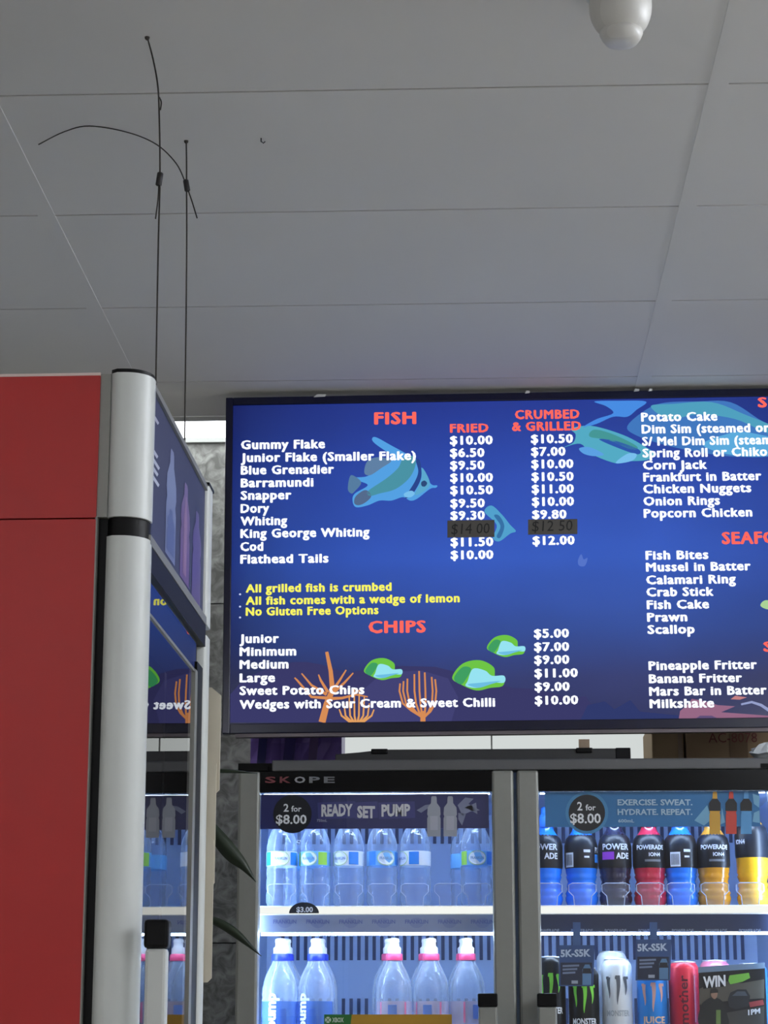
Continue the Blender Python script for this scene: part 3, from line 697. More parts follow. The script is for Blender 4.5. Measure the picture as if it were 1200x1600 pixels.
# picture banners behind the glass
BY = FY+0.016
def banner(x0, x1, y0, y1, col):
    a, c = at(x0, y0, BY), at(x1, y1, BY)
    return box('banner', mat('banner_%d_%d_%d' % col, col, 0.4), fr, a.x, c.x, BY, BY+0.003, c.z, a.z)
def bshape(pts, col, par, lay=1, name='banner_print'):
    b = MB(); b.add([at(x, y, BY-0.0006*lay) for x, y in pts], [list(range(len(pts)))]); return b.build(name, mat('bprint_%d_%d_%d' % col, col, 0.45), par)
def btext(s, x0, y, x1, cap, col, par, bold=0.03, lay=3, tilt=0.0):
    p0, p1 = at(x0, y, BY-0.0006*lay), at(x1, y-tilt, BY-0.0006*lay)
    return text('banner_lettering', s, mat('bprint_%d_%d_%d' % col, col, 0.45), par, flat(p0, p1, pxh(x0, y, BY, cap)), bold)
def circ(cx, cy, r, n=32): return [(cx+r*math.cos(-2*math.pi*t/n), cy+r*math.sin(-2*math.pi*t/n)) for t in range(n)]
def bott(cx, y1, y0, w):
    P = [(0.5,1),(0.5,0.55),(0.44,0.5),(0.5,0.45),(0.46,0.28),(0.22,0.17),(0.2,0.03),(0.14,0)]
    return [(cx+w*r, y0+(y1-y0)*t) for r, t in P]+[(cx-w*r, y0+(y1-y0)*t) for r, t in reversed(P)]
bn = banner(407.5, 764, 1241.5, 1294, (38,43,98))
for a, c in ((499,553),(557,588),(594,646)): bshape([(a-3,1254),(c+2,1252),(c+3,1278),(a-2,1280)], (58,62,124), bn, 1)
btext('READY', 502, 1275, 551, 18, (206,208,216), bn, 0.045, 3, 1); btext('SET', 558, 1277, 586, 18, (206,208,216), bn, 0.045, 3, -0.5); btext('PUMP', 596, 1275, 641, 18, (206,208,216), bn, 0.045, 3, 1)
btext('750mL', 495, 1284, 511, 4, (160,166,190), bn, 0.02)
bshape(circ(457,1272,30), (16,20,30), bn, 2)
btext('2', 443, 1268, 451, 12, (226,230,236), bn, 0.02, 4); btext('for', 455, 1268, 471, 9, (226,230,236), bn, 0.02, 4); btext('$8.00', 431, 1287, 479, 14, (226,230,236), bn, 0.02, 4)
for cx in (678, 703.5): bshape(bott(cx,1307,1244,21), (158,164,178), bn, 2); bshape([(cx-6,1275),(cx+6,1275),(cx+6,1297),(cx-6,1297)], (176,180,194), bn, 3)
bshape([(651,1266),(664,1258),(676,1256),(670,1262),(658,1270)], (120,128,158), bn, 1)
for pts in ([(715,1258),(727,1246),(740,1248),(732,1256),(750,1266),(735,1268),(722,1274)],[(716,1270),(728,1272),(722,1290),(716,1280)],[(726,1262),(744,1254),(746,1272),(732,1264)]): bshape(pts, (120,128,158), bn, 1)
bn2 = banner(851, 1188, 1237.5, 1291, (42,112,168))
bshape(circ(917,1270,33.5), (66,134,182), bn2, 1); bshape(circ(917,1270,28.5), (14,18,26), bn2, 2)
btext('2', 902, 1266, 910, 13, (226,230,236), bn2, 0.02, 4); btext('for', 915, 1266, 931, 9, (226,230,236), bn2, 0.02, 4); btext('$8.00', 891, 1286, 939, 15, (226,230,236), bn2, 0.02, 4)
btext('EXERCISE. SWEAT.', 965, 1258, 1082, 9, (166,198,220), bn2, 0.03); btext('HYDRATE. REPEAT.', 965, 1273, 1082, 9, (166,198,220), bn2, 0.03)
btext('600mL', 966, 1285, 991, 5, (166,198,220), bn2, 0.02)
for cx, c in ((1117,(206,160,60)),(1142.5,(196,66,54)),(1166,(84,150,204))):
    bshape(bott(cx,1303,1237,17), c, bn2, 2); bshape([(cx-9,1267),(cx-9,1255),(cx-4,1248),(cx+4,1248),(cx+9,1255),(cx+9,1267)], (26,28,34), bn2, 3)
for pts in ([(1085,1282),(1105,1258),(1112,1280),(1100,1290)],[(1128,1262),(1133,1285),(1126,1288)],[(1176,1240),(1187,1244),(1186,1262),(1178,1256)],[(1178,1270),(1187,1266),(1187,1286),(1176,1284)]): bshape(pts, (116,172,206), bn2, 1)
# half-round price ticket on the shelf front
tk = at(475, 1427, SY-0.003)
b = MB(); b.prism_y([(tk.x+0.033*math.cos(a), tk.z+0.024*math.sin(a)) for a in [math.pi*t/16 for t in range(17)]], SY-0.004, SY-0.002); tko = b.build('price_ticket', mat('ticket_black', (30,36,46), 0.5), fr)
p0, p1 = at(463,1425,SY-0.005), at(489,1425,SY-0.005); text('ticket_lettering', '$3.00', mat('ticket_white', (222,228,236), 0.5), tko, flat(p0,p1,pxh(470,1425,SY,8)), 0.03)

# ------------------------------------------------------------------ drinks
M_water = clear_plastic('water_bottle_plastic', (0.86,0.93,1.0), (0.70,0.82,1.0), 0.06)
M_pump = clear_plastic('pump_bottle_plastic', (0.88,0.94,1.0), (0.74,0.84,1.0), 0.14)
M_lab = mat('label_white', (226,234,242), 0.4); M_labb = mat('label_blue', (46,132,222), 0.4); M_labg = mat('label_green', (150,204,70), 0.4); M_labs = mat('label_sky', (120,186,236), 0.4)
def face(cx, cy, r, a_mid, half, z0, z1, n=10):        # patch wrapped around a bottle; angle 0 faces the aisle, positive to the +x side
    return lambda: None
def wrap(b, cx, cy, cz, r, a0, a1, z0, z1, n=8):
    V = []
    for i in range(n+1):
        a = math.radians(a0+(a1-a0)*i/n)
        for z in (z0, z1): V.append((cx+r*math.sin(a), cy-r*math.cos(a), cz+z))
    b.add(V, [(2*i,2*i+2,2*i+3,2*i+1) for i in range(n)], True); return b
def wtext(name, s, m, par, c, r, a0, a1, z, cap, bold=0.03, rot=False):
    if not rot:
        def place(u, v):
            a = math.radians(a0+(a1-a0)*u); return (c[0]+r*math.sin(a), c[1]-r*math.cos(a), c[2]+z+cap*v)
    else:                                              # reads upwards: u climbs, v goes to the left
        def place(u, v):
            a = math.radians(a0-(a0-a1)*v); return (c[0]+r*math.sin(a), c[1]-r*math.cos(a), c[2]+z+cap*u)
    return text(name, s, m, par, place, bold)
BYc = FY+0.135
GW = 'clear water bottles on the upper shelf'
def water(px, Y, label, turn, back=False):
    c = at(px, 1380, Y); c = (c.x, Y, Z1)
    t = thing('water_bottle', c, label, 'bottle', GW)
    R = 0.0345
    prof = [(0.026,0.0),(R-0.003,0.004),(R,0.012),(R,0.03),(R-0.002,0.036),(R,0.042),(R,0.06),(R-0.002,0.066),(R,0.072),(R,0.082),(R-0.001,0.088),(R-0.001,0.124),(R,0.130),(R-0.003,0.150),(R-0.010,0.168),(0.016,0.182),(0.0135,0.188),(0.0135,0.198)]
    MB().lathe(prof, *c, 20).build('body', M_water, t)
    MB().lathe([(0.0150,0.196),(0.0155,0.198),(0.0155,0.212),(0.0145,0.214)], *c, 16).build('cap', mat('cap_blue', (90,160,220), 0.4), t)
    b = MB(); wrap(b, *c, R+0.0004, -180, 180, 0.090, 0.122, 24); lb = b.build('label', M_labs if turn % 2 else M_lab, t)
    if back: return t
    zc = 0.106
    def oval(a, w, h, m, rr):
        b = MB(); V = []
        for k in range(20):
            q = 2*math.pi*k/20; an = math.radians(a+w*math.cos(q)); V.append((c[0]+rr*math.sin(an), c[1]-rr*math.cos(an), c[2]+zc+h*math.sin(q)))
        b.add(V, [list(range(20))]); b.build('label_badge', m, lb)
    off = {0:0,1:-22,2:-35,3:18,4:-60,5:5}[turn % 6]
    b = MB(); wrap(b, *c, R+0.0008, off+38, off+75, 0.092, 0.120); b.build('label_panel', M_labb if turn % 6 != 1 else M_labg, lb)
    b = MB(); wrap(b, *c, R+0.0008, off-70, off-40, 0.091, 0.121); b.build('label_panel', M_labb if turn % 3 == 0 else M_labg, lb)
    oval(off, 34, 0.0165, mat('badge_green', (190,214,150), 0.4), R+0.0011); oval(off, 31, 0.0145, M_lab, R+0.0015)
    wtext('label_lettering', 'FRANKLIN', mat('label_ink', (110,140,180), 0.4), lb, c, R+0.0019, off-24, off+24, 0.103, 0.006)
    return t
for q, (px, lab) in enumerate(((440,'clear water bottle on the upper shelf, first after the door frame by the red fridge'),(492,'clear water bottle with a lime panel on its label, above the round price ticket'),(545,'clear water bottle with oval badge, third along from the door frame by the red fridge'),(597,'clear water bottle with centred oval badge, fourth along from the red fridge'),(649,'clear water bottle showing a bright blue label panel, beside the empty slot'),(744,'clear water bottle standing alone between the empty slot and the middle door frame'))):
    water(px, BYc, lab, q)
water(466, BYc+0.075, 'clear water bottle in the second row behind the first two', 1, True)
water(728, BYc+0.075, 'clear water bottle in the second row beside the middle door frame', 1, True)

GP = 'sports cap water bottles on the lower shelf'
def pump(px, Y, label, cap, side, words):
    c = at(px, 1560, Y); c = (c.x, Y, Z2)
    t = thing('sports_bottle', c, label, 'bottle', GP)
    R = 0.0395
    top = zf(1500, Y)-Z2
    prof = [(0.03,0.0),(R-0.002,0.005),(R,0.015)]
    zl = top-0.085
    prof += [(R,0.04),(R-0.003,0.06),(R,0.075),(R,zl),(R-0.0012,zl+0.004),(R,zl+0.012),(R-0.001,zl+0.018),(R-0.001,zl+0.026),(R-0.003,zl+0.031),(R-0.0035,zl+0.038),(R-0.0075,zl+0.05),(R-0.015,zl+0.066),(0.019,top-0.009),(0.0165,top)]
    MB().lathe(prof, *c, 22).build('body', M_pump, t)
    MB().lathe([(0.0185,top-0.001),(0.019,top+0.001),(0.0185,top+0.012),(0.0165,top+0.014)], *c, 18).build('collar', cap, t)
    MB().lathe([(0.0150,top+0.014),(0.0152,top+0.026),(0.011,top+0.030),(0.0105,top+0.038),(0.012,top+0.040),(0.011,top+0.046),(0.006,top+0.048)], *c, 16).build('sports_cap', mat('cap_white', (232,234,240), 0.4), t)
    if words == 0: return t
    lb = MB(); wrap(lb, *c, R+0.0004, -95, 95, 0.03, zl-0.004, 16); 
    if words == 1:
        l = lb.build('label', glass_mat('label_clear_blue', 1.3, (0.66,0.80,1.0,1), 0.2, 0.5, (84,128,220)), t)
        wtext('label_lettering', 'pump', mat('label_pale_ink', (236,242,255), 0.4), l, c, R+0.0012, side, side-34, 0.045, 0.075, 0.04, True)
        b = MB(); wrap(b, *c, R+0.0008, side+4, side+34, 0.03, zl-0.02); b.build('label_panel', mat('label_deep_blue', (74,116,206), 0.4), l)
    else:
        l = lb.build('label', glass_mat('label_clear_pink', 1.3, (0.98,0.90,0.95,1), 0.2, 0.34, (240,220,236)), t)
        b = MB(); wrap(b, *c, R+0.0008, side-14, side+14, zl-0.042, zl-0.012); b.build('label_panel', mat('label_mid_blue', (104,140,220), 0.4), l)
        b = MB(); wrap(b, *c, R+0.0008, side-44, side-38, zl-0.05, zl-0.006); b.build('label_panel', mat('label_pink', (226,120,160), 0.4), l)
        b = MB(); wrap(b, *c, R+0.0008, side+40, side+46, zl-0.06, zl-0.006); b.build('label_panel', MATS['label_pink'], l)
    return t
M_cb = mat('collar_blue', (40,62,190), 0.35); M_cp = mat('collar_pink', (214,70,120), 0.35)
pump(437, BYc-0.005, 'blue collared sports water bottle nearest the red fridge, front row', M_cb, -8, 1)
pump(493, BYc-0.005, 'blue collared sports water bottle beside the gap in the lower row', M_cb, -28, 1)
pump(616, BYc-0.005, 'pink collared sports water bottle beside the gap in the lower row', M_cp, -4, 2)
pump(674, BYc-0.005, 'pink collared sports water bottle between two other pink collared bottles', M_cp, -12, 2)
pump(731, BYc-0.005, 'pink collared sports water bottle beside the middle door frame, front row', M_cp, 30, 2)
pump(446, BYc+0.085, 'blue collared sports bottle in the second row nearest the red fridge', M_cb, 0, 0)
pump(500, BYc+0.085, 'blue collared sports bottle in the second row beside the gap', M_cb, 0, 0)
pump(609, BYc+0.085, 'pink collared sports bottle in the second row beside the gap', M_cp, 0, 0)
pump(667, BYc+0.085, 'pink collared sports bottle in the middle of the second row', M_cp, 0, 0)
pump(726, BYc+0.085, 'pink collared sports bottle in the second row beside the middle door frame', M_cp, 0, 0)

GS = 'black sleeved sports drinks on the upper shelf'
def sport(px, label, liq, capc, style, big=0.0):
    c = at(px, 1390, BYc); c = (c.x, BYc, Z1)
    t = thing('sports_drink', c, label, 'bottle', GS)
    R = 0.0365; zl = 0.083+big
    m = mat('liquid_%d_%d_%d' % liq, liq, 0.16, coat=0.4)
    prof = [(0.028,0.0),(R-0.003,0.004),(R,0.014)]
    for k in range(4):
        z = 0.020+k*0.015; r = R-0.004*math.sin(math.pi*k/3.5); prof += [(r,z),(r-0.0018,z+0.004),(r,z+0.009)]
    prof += [(R-0.001,zl),(R,zl+0.006),(R,zl+0.05),(R-0.004,zl+0.066),(R-0.013,zl+0.078),(0.019,zl+0.085),(0.017,zl+0.092),(0.017,zl+0.10)]
    prof.sort(key=lambda p: p[1])
    MB().lathe(prof, *c, 22).build('body', m, t)
    MB().lathe([(0.0195,zl+0.092),(0.020,zl+0.094),(0.020,zl+0.114),(0.014,zl+0.117),(0.0105,zl+0.122),(0.010,zl+0.136),(0.006,zl+0.138)], *c, 16).build('cap', mat('cap_%d_%d_%d' % capc, capc, 0.4), t)
    lp_ = [(R-0.001+0.0006,zl),(R+0.0008,zl+0.006),(R+0.0008,zl+0.05),(R-0.004+0.0008,zl+0.066),(R-0.010,zl+0.074)]
    lb = MB().lathe(lp_, *c, 24, cap=False).build('sleeve', mat('sleeve_black', (24,25,30), 0.35), t)
    ink = mat('sleeve_white', (226,230,236), 0.4)
    if style == 'big':
        o = -8 if liq[2] > 200 else 0
        wtext('sleeve_lettering', 'POWER', ink, lb, c, R+0.0014, o-48, o+48, zl+0.040, 0.013, 0.03); wtext('sleeve_lettering', 'ADE', ink, lb, c, R+0.0014, o+0, o+48, zl+0.020, 0.013, 0.03)
        if liq[2] < 200:
            b = MB(); wrap(b, *c, R+0.0012, -50, -6, zl+0.018, zl+0.035); b.build('sleeve_panel', mat('sleeve_purple', (150,64,190), 0.4), lb)
    elif style == 'ion':
        wtext('sleeve_lettering', 'POWERADE', ink, lb, c, R+0.0014, -50, 50, zl+0.040, 0.010, 0.03); wtext('sleeve_lettering', 'ION4', ink, lb, c, R+0.0014, -6, 34, zl+0.025, 0.008, 0.03)
        b = MB(); wrap(b, *c, R+0.0012, -20, 36, zl+0.013, zl+0.018); b.build('sleeve_panel', mat('sleeve_grey', (110,114,120), 0.4), lb)
    elif style == 'bar':
        s0 = -42 if px > 1000 else -66
        b = MB(); wrap(b, *c, R+0.0012, s0, s0+36, zl+0.002, zl+0.034); b.build('barcode', ink, lb)
        b = MB()
        for k in range(7): wrap(b, *c, R+0.0016, s0+4+k*4.2, s0+6+k*4.2, zl+0.006, zl+0.030, 1)
        b.build('barcode_bars', mat('sleeve_ink', (40,42,48), 0.4), lb)
        b = MB(); wrap(b, *c, R+0.0012, 6, 30, zl+0.034, zl+0.040); wrap(b, *c, R+0.0012, 8, 26, zl+0.022, zl+0.026); b.build('small_print', MATS['sleeve_white'], lb)
        if px < 1000:
            wtext('sleeve_lettering', 'PO', ink, lb, c, R+0.0014, 52, 74, zl+0.034, 0.012, 0.03); b = MB(); wrap(b, *c, R+0.0012, 50, 80, zl+0.012, zl+0.030); b.build('sleeve_panel', M_labb, lb)
    else:
        wtext('sleeve_lettering', 'ION4', ink, lb, c, R+0.0014, -70, -30, zl+0.030, 0.010, 0.03)
    return t
sport(854,'blue sports drink with large white sleeve lettering beside the middle door frame',(30,128,250),(40,110,200),'big')
sport(909,'blue sports drink turned to its barcode beside the dark purple drink',(30,128,250),(40,110,200),'bar')
sport(962,'dark blackcurrant sports drink with a purple square on its sleeve',(40,38,62),(60,60,84),'big')
sport(1016,'red sports drink with white lettering between dark and blue ones',(196,40,66),(170,50,84),'ion')
sport(1065,'blue sports drink turned to its barcode between the red and orange ones',(30,128,250),(40,110,200),'bar')
sport(1116,'amber orange sports drink with an orange shoulder',(214,146,36),(226,150,84),'ion')
sport(1177,'yellow sports drink filled higher than its neighbours',(226,164,30),(40,40,46),'side', 0.022)

GC = 'tall energy drink cans on the lower shelf'
Z2c = Z2
def can(px, label, colr, deco, Y=BYc-0.01, toppy=1502, metal=0.3):
    c = at(px, 1550, Y); c = (c.x, Y, Z2c); H = zf(toppy, Y)-Z2c; R = 0.0335
    t = thing('drink_can', c, label, 'can', GC)
    MB().lathe([(0.024,0.0),(0.028,0.003),(R,0.010),(R,H-0.016),(R-0.002,H-0.010),(R-0.007,H-0.003)], *c, 24, cap=False).build('body', mat('can_%d_%d_%d' % colr, colr, 0.3, metal), t)
    ld = MB().lathe([(R-0.007,H-0.003),(R-0.0062,H),(R-0.0075,H),(R-0.009,H-0.004),(0,H-0.004)], *c, 24).build('lid', mat('can_lid', (196,200,204), 0.3, 0.8), t)
    body = t.children[0]
    if deco: deco(body, c, R, H)
    return t
def claw(col, name='claw_mark'):
    def f(body, c, R, H):
        m = mat('can_ink_%d_%d_%d' % col, col, 0.35)
        for a0, top, bot, w0 in ((-34,H-0.040,H-0.085,7),(0,H-0.036,H-0.098,8),(30,H-0.040,H-0.078,7)):
            n = 8; V = []
            for k in range(n+1):
                u = k/n; z = top+(bot-top)*u; wd = w0*(1-u)**0.7+0.6; wob = 2.5*math.sin(5*u+a0)
                for sg in (-1, 1):
                    a = math.radians(a0+wob+sg*wd); V.append((c[0]+(R+0.0006)*math.sin(a), c[1]-(R+0.0006)*math.cos(a), c[2]+z))
            MB().add(V, [(2*k,2*k+1,2*k+3,2*k+2) for k in range(n)]).build(name, m, body)
        for a0, a1 in ((-46,-34),(-10,0),(22,42)):
            b = MB(); wrap(b, *c, R+0.0007, a0, a1, H-0.044, H-0.038, 3); b.build(name, m, body)
    return f
def deco_green(body, c, R, H):
    claw((120,206,60))(body, c, R, H)
    wtext('can_lettering', 'MONSTER', mat('can_white_ink', (226,230,234), 0.4), body, c, R+0.0008, -48, 48, H-0.122, 0.013, 0.03)
def deco_white(body, c, R, H):
    claw((96,100,106))(body, c, R, H)
    wtext('can_lettering', 'MONSTER', mat('can_grey_ink', (170,176,182), 0.4), body, c, R+0.0008, -44, 44, H-0.122, 0.012, 0.03)
def deco_juice(body, c, R, H):
    claw((206,160,150))(body, c, R, H)
    wtext('can_lettering', 'JUICE', mat('can_pale_orange', (226,190,160), 0.4), body, c, R+0.0008, -44, 44, H-0.096-0.026, 0.014, 0.03)
def deco_red(body, c, R, H):
    wtext('can_lettering', 'mother', mat('can_dark_ink', (90,20,44), 0.4), body, c, R+0.0008, 8, -24, H-0.135, 0.105, 0.02, True)
def deco_red2(body, c, R, H):
    deco_red(body, c, R, H)
    b = MB(); wrap(b, *c, R+0.0006, 34, 40, H-0.13, H-0.03); b.build('can_stripe', mat('can_stripe_pink', (236,150,160), 0.4), body)
can(860,'black can with green claw mark beside the middle door frame',(20,22,24),deco_green,BYc-0.01,1495)
can(912,'black can with green claw mark below a hanging blue tag',(20,22,24),deco_green,BYc-0.01,1512)
can(964,'white can with a grey claw mark between two hanging tags',(226,230,232),deco_white,BYc-0.01,1499,0.2)
can(1019,'blue juice can with an orange claw mark below a hanging tag',(44,140,226),deco_juice,BYc-0.01,1510)
can(1069,'red can with dark upright lettering beside the black promotional card',(206,44,64),deco_red2,BYc-0.01,1503,0.2)
can(1118,'pink lidded can behind the black promotional card',(206,120,150),None,BYc+0.02,1501)
can(1176,'blue can behind the black promotional card beside the far door frame',(60,140,220),None,BYc+0.02,1506)
can(957,'pale can in the second row behind the white clawed can',(210,214,218),None,BYc+0.075,1487)

# hanging promotional tags on the price rail
def hang_tag(cx, ty, label):
    Y = SY-0.012; p = at(cx, ty, Y)
    t = thing('hanging_tag', p, label, 'tag', 'blue price draw tags hanging from the price rail')
    def q(pts, name, col, lay, th=0.001):
        P = [at(x, y, Y-0.0005*lay) for x, y in pts]
        return MB().prism_y([(v.x, v.z) for v in P], Y-0.0005*lay-th, Y-0.0005*lay).build(name, mat('tag_%d_%d_%d' % col, col, 0.4), t)
    s0 = 1441 if ty > 1470 else 1441
    q([(cx-6,ty+3),(cx+6,ty+3),(cx+6,s0),(cx-6,s0)], 'strap', (58,86,130), 0)
    cardo = q([(cx-28,ty+64),(cx+26,ty+64),(cx+28,ty),(cx-27,ty)], 'card', (46,74,120), 1)
    q([(cx-25,ty+62),(cx+24,ty+62),(cx+24,ty+27),(cx-25,ty+27)], 'card_picture', (26,36,60), 3.5, 0.0005)
    q([(cx+9,ty+62),(cx+9,ty+38),(cx+13,ty+30),(cx+20,ty+30),(cx+23,ty+38),(cx+23,ty+62)], 'printed_bottle', (84,122,160), 5, 0.0004)
    q([(cx+9,ty+44),(cx+23,ty+44),(cx+22,ty+36),(cx+10,ty+36)], 'printed_bottle_label', (24,28,40), 6.2, 0.0004)
    for k in range(3): q([(cx-22,ty+34+k*5.5),(cx+4-k*3,ty+33+k*5.5),(cx+4-k*3,ty+30+k*5.5),(cx-22,ty+31+k*5.5)], 'small_print', (110,124,150), 5, 0.0003)
    q([(cx-8,ty+60),(cx+2,ty+60),(cx+2,ty+55),(cx-8,ty+55)], 'small_print', (150,160,176), 5, 0.0003)
    p0, p1 = at(cx-25, ty+18, Y-0.003), at(cx+22, ty+17, Y-0.003)
    text('tag_lettering', '5K-S5K', mat('tag_pale_ink', (176,192,214), 0.4), t, flat(p0, p1, pxh(cx, ty, Y, 11)), 0.04)
hang_tag(901, 1477, 'blue 5K tag hanging beside the middle door frame')
hang_tag(1021, 1468, 'blue 5K tag hanging above the blue juice can')

# WIN card standing in front of the cans
Yc = SY+0.0035
wc = at(1143, 1620, Yc)
card = thing('promotional_card', (wc.x, Yc, Z2), 'black promotional card reading WIN with a racing car picture', 'sign')
def wq(pts, name, col, lay, par=None):
    P = [at(x, y, Yc-0.0006*lay) for x, y in pts]
    return MB().prism_y([(v.x, v.z) for v in P], Yc-0.0006*lay-0.0006, Yc-0.0006*lay).build(name, mat('card_%d_%d_%d' % col, col, 0.45), par or card)
ca, cb_ = at(1091, 1511, Yc), at(1195, 1504, Yc)
base = MB().prism_y([(ca.x,Z2+0.001),(cb_.x,Z2+0.001),(cb_.x,cb_.z),(ca.x,ca.z)], Yc-0.0006, Yc+0.001).build('card_board', mat('card_black', (18,18,20), 0.45), card)
wq([(1091,1511),(1195,1504),(1195,1513),(1150,1516),(1091,1520)], 'printed_sky', (110,130,150), 1)
wq([(1093,1545),(1120,1532),(1160,1536),(1194,1530),(1194,1560),(1150,1562),(1093,1570)], 'printed_hills', (84,80,70), 1)
wq([(1092,1590),(1194,1572),(1194,1602),(1092,1605)], 'printed_ground', (60,58,54), 1)
wq([(1137,1562),(1141,1551),(1152,1546),(1166,1546),(1172,1556),(1170,1572),(1150,1577),(1140,1574)], 'printed_car', (34,36,40), 2.5)
wq([(1144,1556),(1152,1549),(1164,1549),(1168,1556)], 'printed_car_window', (70,78,88), 4)
wq([(1170,1566),(1192,1562),(1194,1570),(1172,1574)], 'printed_stripe', (150,60,60), 2.5)
wq(curve2([(1094,1602),(1094,1574),(1104,1562),(1116,1558),(1130,1566),(1136,1585),(1136,1602)]), 'printed_person', (22,24,24), 4)
wq(curve2([(1111,1556),(1112,1549),(1117,1546),(1121,1550),(1120,1558),(1116,1561)]), 'printed_face', (150,116,96), 5)
wq([(1110,1552),(1111,1546),(1117,1543),(1122,1547),(1122,1551)], 'printed_hair', (40,36,32), 6)
wq([(1119,1600),(1119,1578),(1126,1578),(1126,1600)], 'printed_can', (96,120,60), 6)
wq([(1138,1532),(1140,1524),(1170,1520),(1172,1528),(1160,1534),(1141,1538)], 'printed_scrawl', (110,170,60), 3)
wq([(1097,1524),(1133,1521),(1135,1541),(1099,1545)], 'printed_plate', (12,12,14), 3)
for s, x0, x1, y, cp in (('WIN',1099,1134,1543,17),('1PM',1169,1188,1586,8)):
    text('card_lettering', s, mat('card_white_ink', (226,228,230), 0.4), card, flat(at(x0,y,Yc-0.005), at(x1,y-3,Yc-0.005), pxh(x0,y,Yc,cp)), 0.04)

# green and gold card on the glass
XYc = FY-0.0015; zx = zf(1585, FY, 600)
xa, xb, xm = at(506,1590,XYc).x, at(706,1590,XYc).x, at(545,1590,XYc).x
gx = thing('gold_card', ((xa+xb)/2, XYc, zx-0.14), 'gold and green console card stuck on the fridge door glass', 'sign')
gy = FY+0.0095
box('card_sheet', mat('card_gold', (176,134,36), 0.45), gx, xa, xb, gy-0.003, gy, zx-0.14, zx)
MB().prism_y([(xa,zx-0.14),(xm-0.01,zx-0.14),(xm+0.006,zx),(xa,zx)], gy-0.0036, gy-0.003).build('green_corner', mat('card_green', (42,112,50), 0.45), gx)
lc = at(512.5, 1593.5, gy-0.004)
MB().prism_y([(lc.x+0.0065*math.cos(t*math.pi/10), lc.z+0.0065*math.sin(t*math.pi/10)) for t in range(20)], gy-0.0042, gy-0.0036).build('round_emblem', mat('emblem_white', (206,220,206), 0.45), gx)
b = MB()
for sg in (-1, 1): b.prism_y([(lc.x-sg*0.005,lc.z-0.0045),(lc.x-sg*0.0038,lc.z-0.0052),(lc.x+sg*0.005,lc.z+0.0042),(lc.x+sg*0.004,lc.z+0.005)][::sg], gy-0.0046, gy-0.0042)
b.build('emblem_cross', MATS['card_green'], gx)
text('card_lettering', 'XBOX', MATS['emblem_white'], gx, flat(at(519,1597,gy-0.0042), at(537,1597,gy-0.0042), pxh(520,1597,FY,7)), 0.03)

# ------------------------------------------------------------------ things on top of the drinks fridge
ZT = FTOP+0.0005
def X(px, Y): return at(px, 1180, Y).x
Y0 = FY+0.32
M_card = mat('cardboard', (150,126,98), 0.8, noise=0.08, nscale=12)
# purple printed bag box
pb = thing('purple_packet', ((X(388,Y0)+X(533,Y0))/2, Y0+0.1, ZT), 'creased purple printed packet lying on the drinks fridge beside the tiled wall', 'packet')
def crinkle(x0, x1, y0, y1, z0, z1, n=9):
    V = []; Fc = []
    for i in range(n+1):
        for j in range(5):
            x = x0+(x1-x0)*i/n; z = z0+(z1-z0)*j/4; V.append((x, y0+random.uniform(-0.012,0.012)*(0 if i in (0,n) else 1), z))
    for i in range(n):
        for j in range(4): a = i*5+j; Fc.append((a,a+5,a+6,a+1))
    b = MB().add(V, Fc); m = len(V)
    b.add([(x0,y1,z0),(x1,y1,z0),(x1,y1,z1),(x0,y1,z1),(x0,y0,z0),(x1,y0,z0),(x1,y0,z1),(x0,y0,z1)], [(1,0,3,2),(0,4,7,3),(5,1,2,6),(3,7,6,2)])
    return b
crinkle(X(390,Y0),X(533,Y0),Y0+0.02,Y0+0.16,ZT,ZT+0.17).build('packet_body', mat('purple_foil', (138,110,200), 0.3, 0.1, noise=0.5, nscale=14), pb)
for x_, w_, c in ((400,14,(46,44,110)),(440,18,(62,50,120)),(480,14,(116,92,150))):
    a = X(x_,Y0); MB().prism_y([(a,ZT+0.01),(a+w_*0.0014,ZT+0.01),(a+w_*0.0022,ZT+0.165),(a+w_*0.0008,ZT+0.165)], Y0+0.004, Y0+0.008).build('printed_stripe', mat('packet_%d_%d_%d' % c, c, 0.35), pb)
# long black bar
Yt = FY+0.03
tray = thing('black_bar', ((X(524,Yt)+X(985,Yt))/2, Yt, ZT), 'long black plastic bar with clips lying along the drinks fridge top', 'bar')
zt1 = zf(1170, Yt)
MB().prism_y([(X(524,Yt),ZT),(X(985,Yt),ZT),(X(985,Yt),zt1),(X(600,Yt),zt1),(X(560,Yt),zt1-0.006),(X(524,Yt),zt1-0.010)], Yt, Yt+0.05).build('bar_body', mat('bar_black', (44,45,47), 0.4), tray, 0.002)
for x_ in (593, 913): box('clip', M_black, tray, X(x_-13,Yt), X(x_+13,Yt), Yt-0.006, Yt+0.02, zt1-0.010, zt1+0.001, 0.002)
box('end_cap', M_black, tray, X(962,Yt), X(985.5,Yt), Yt-0.002, Yt+0.051, ZT, zt1+0.001, 0.002)
box('tape_tab', mat('parcel_tape', (150,130,110), 0.3), tray, X(905,Yt), X(922,Yt), Yt+0.012, Yt+0.014, zt1, zt1+0.022)
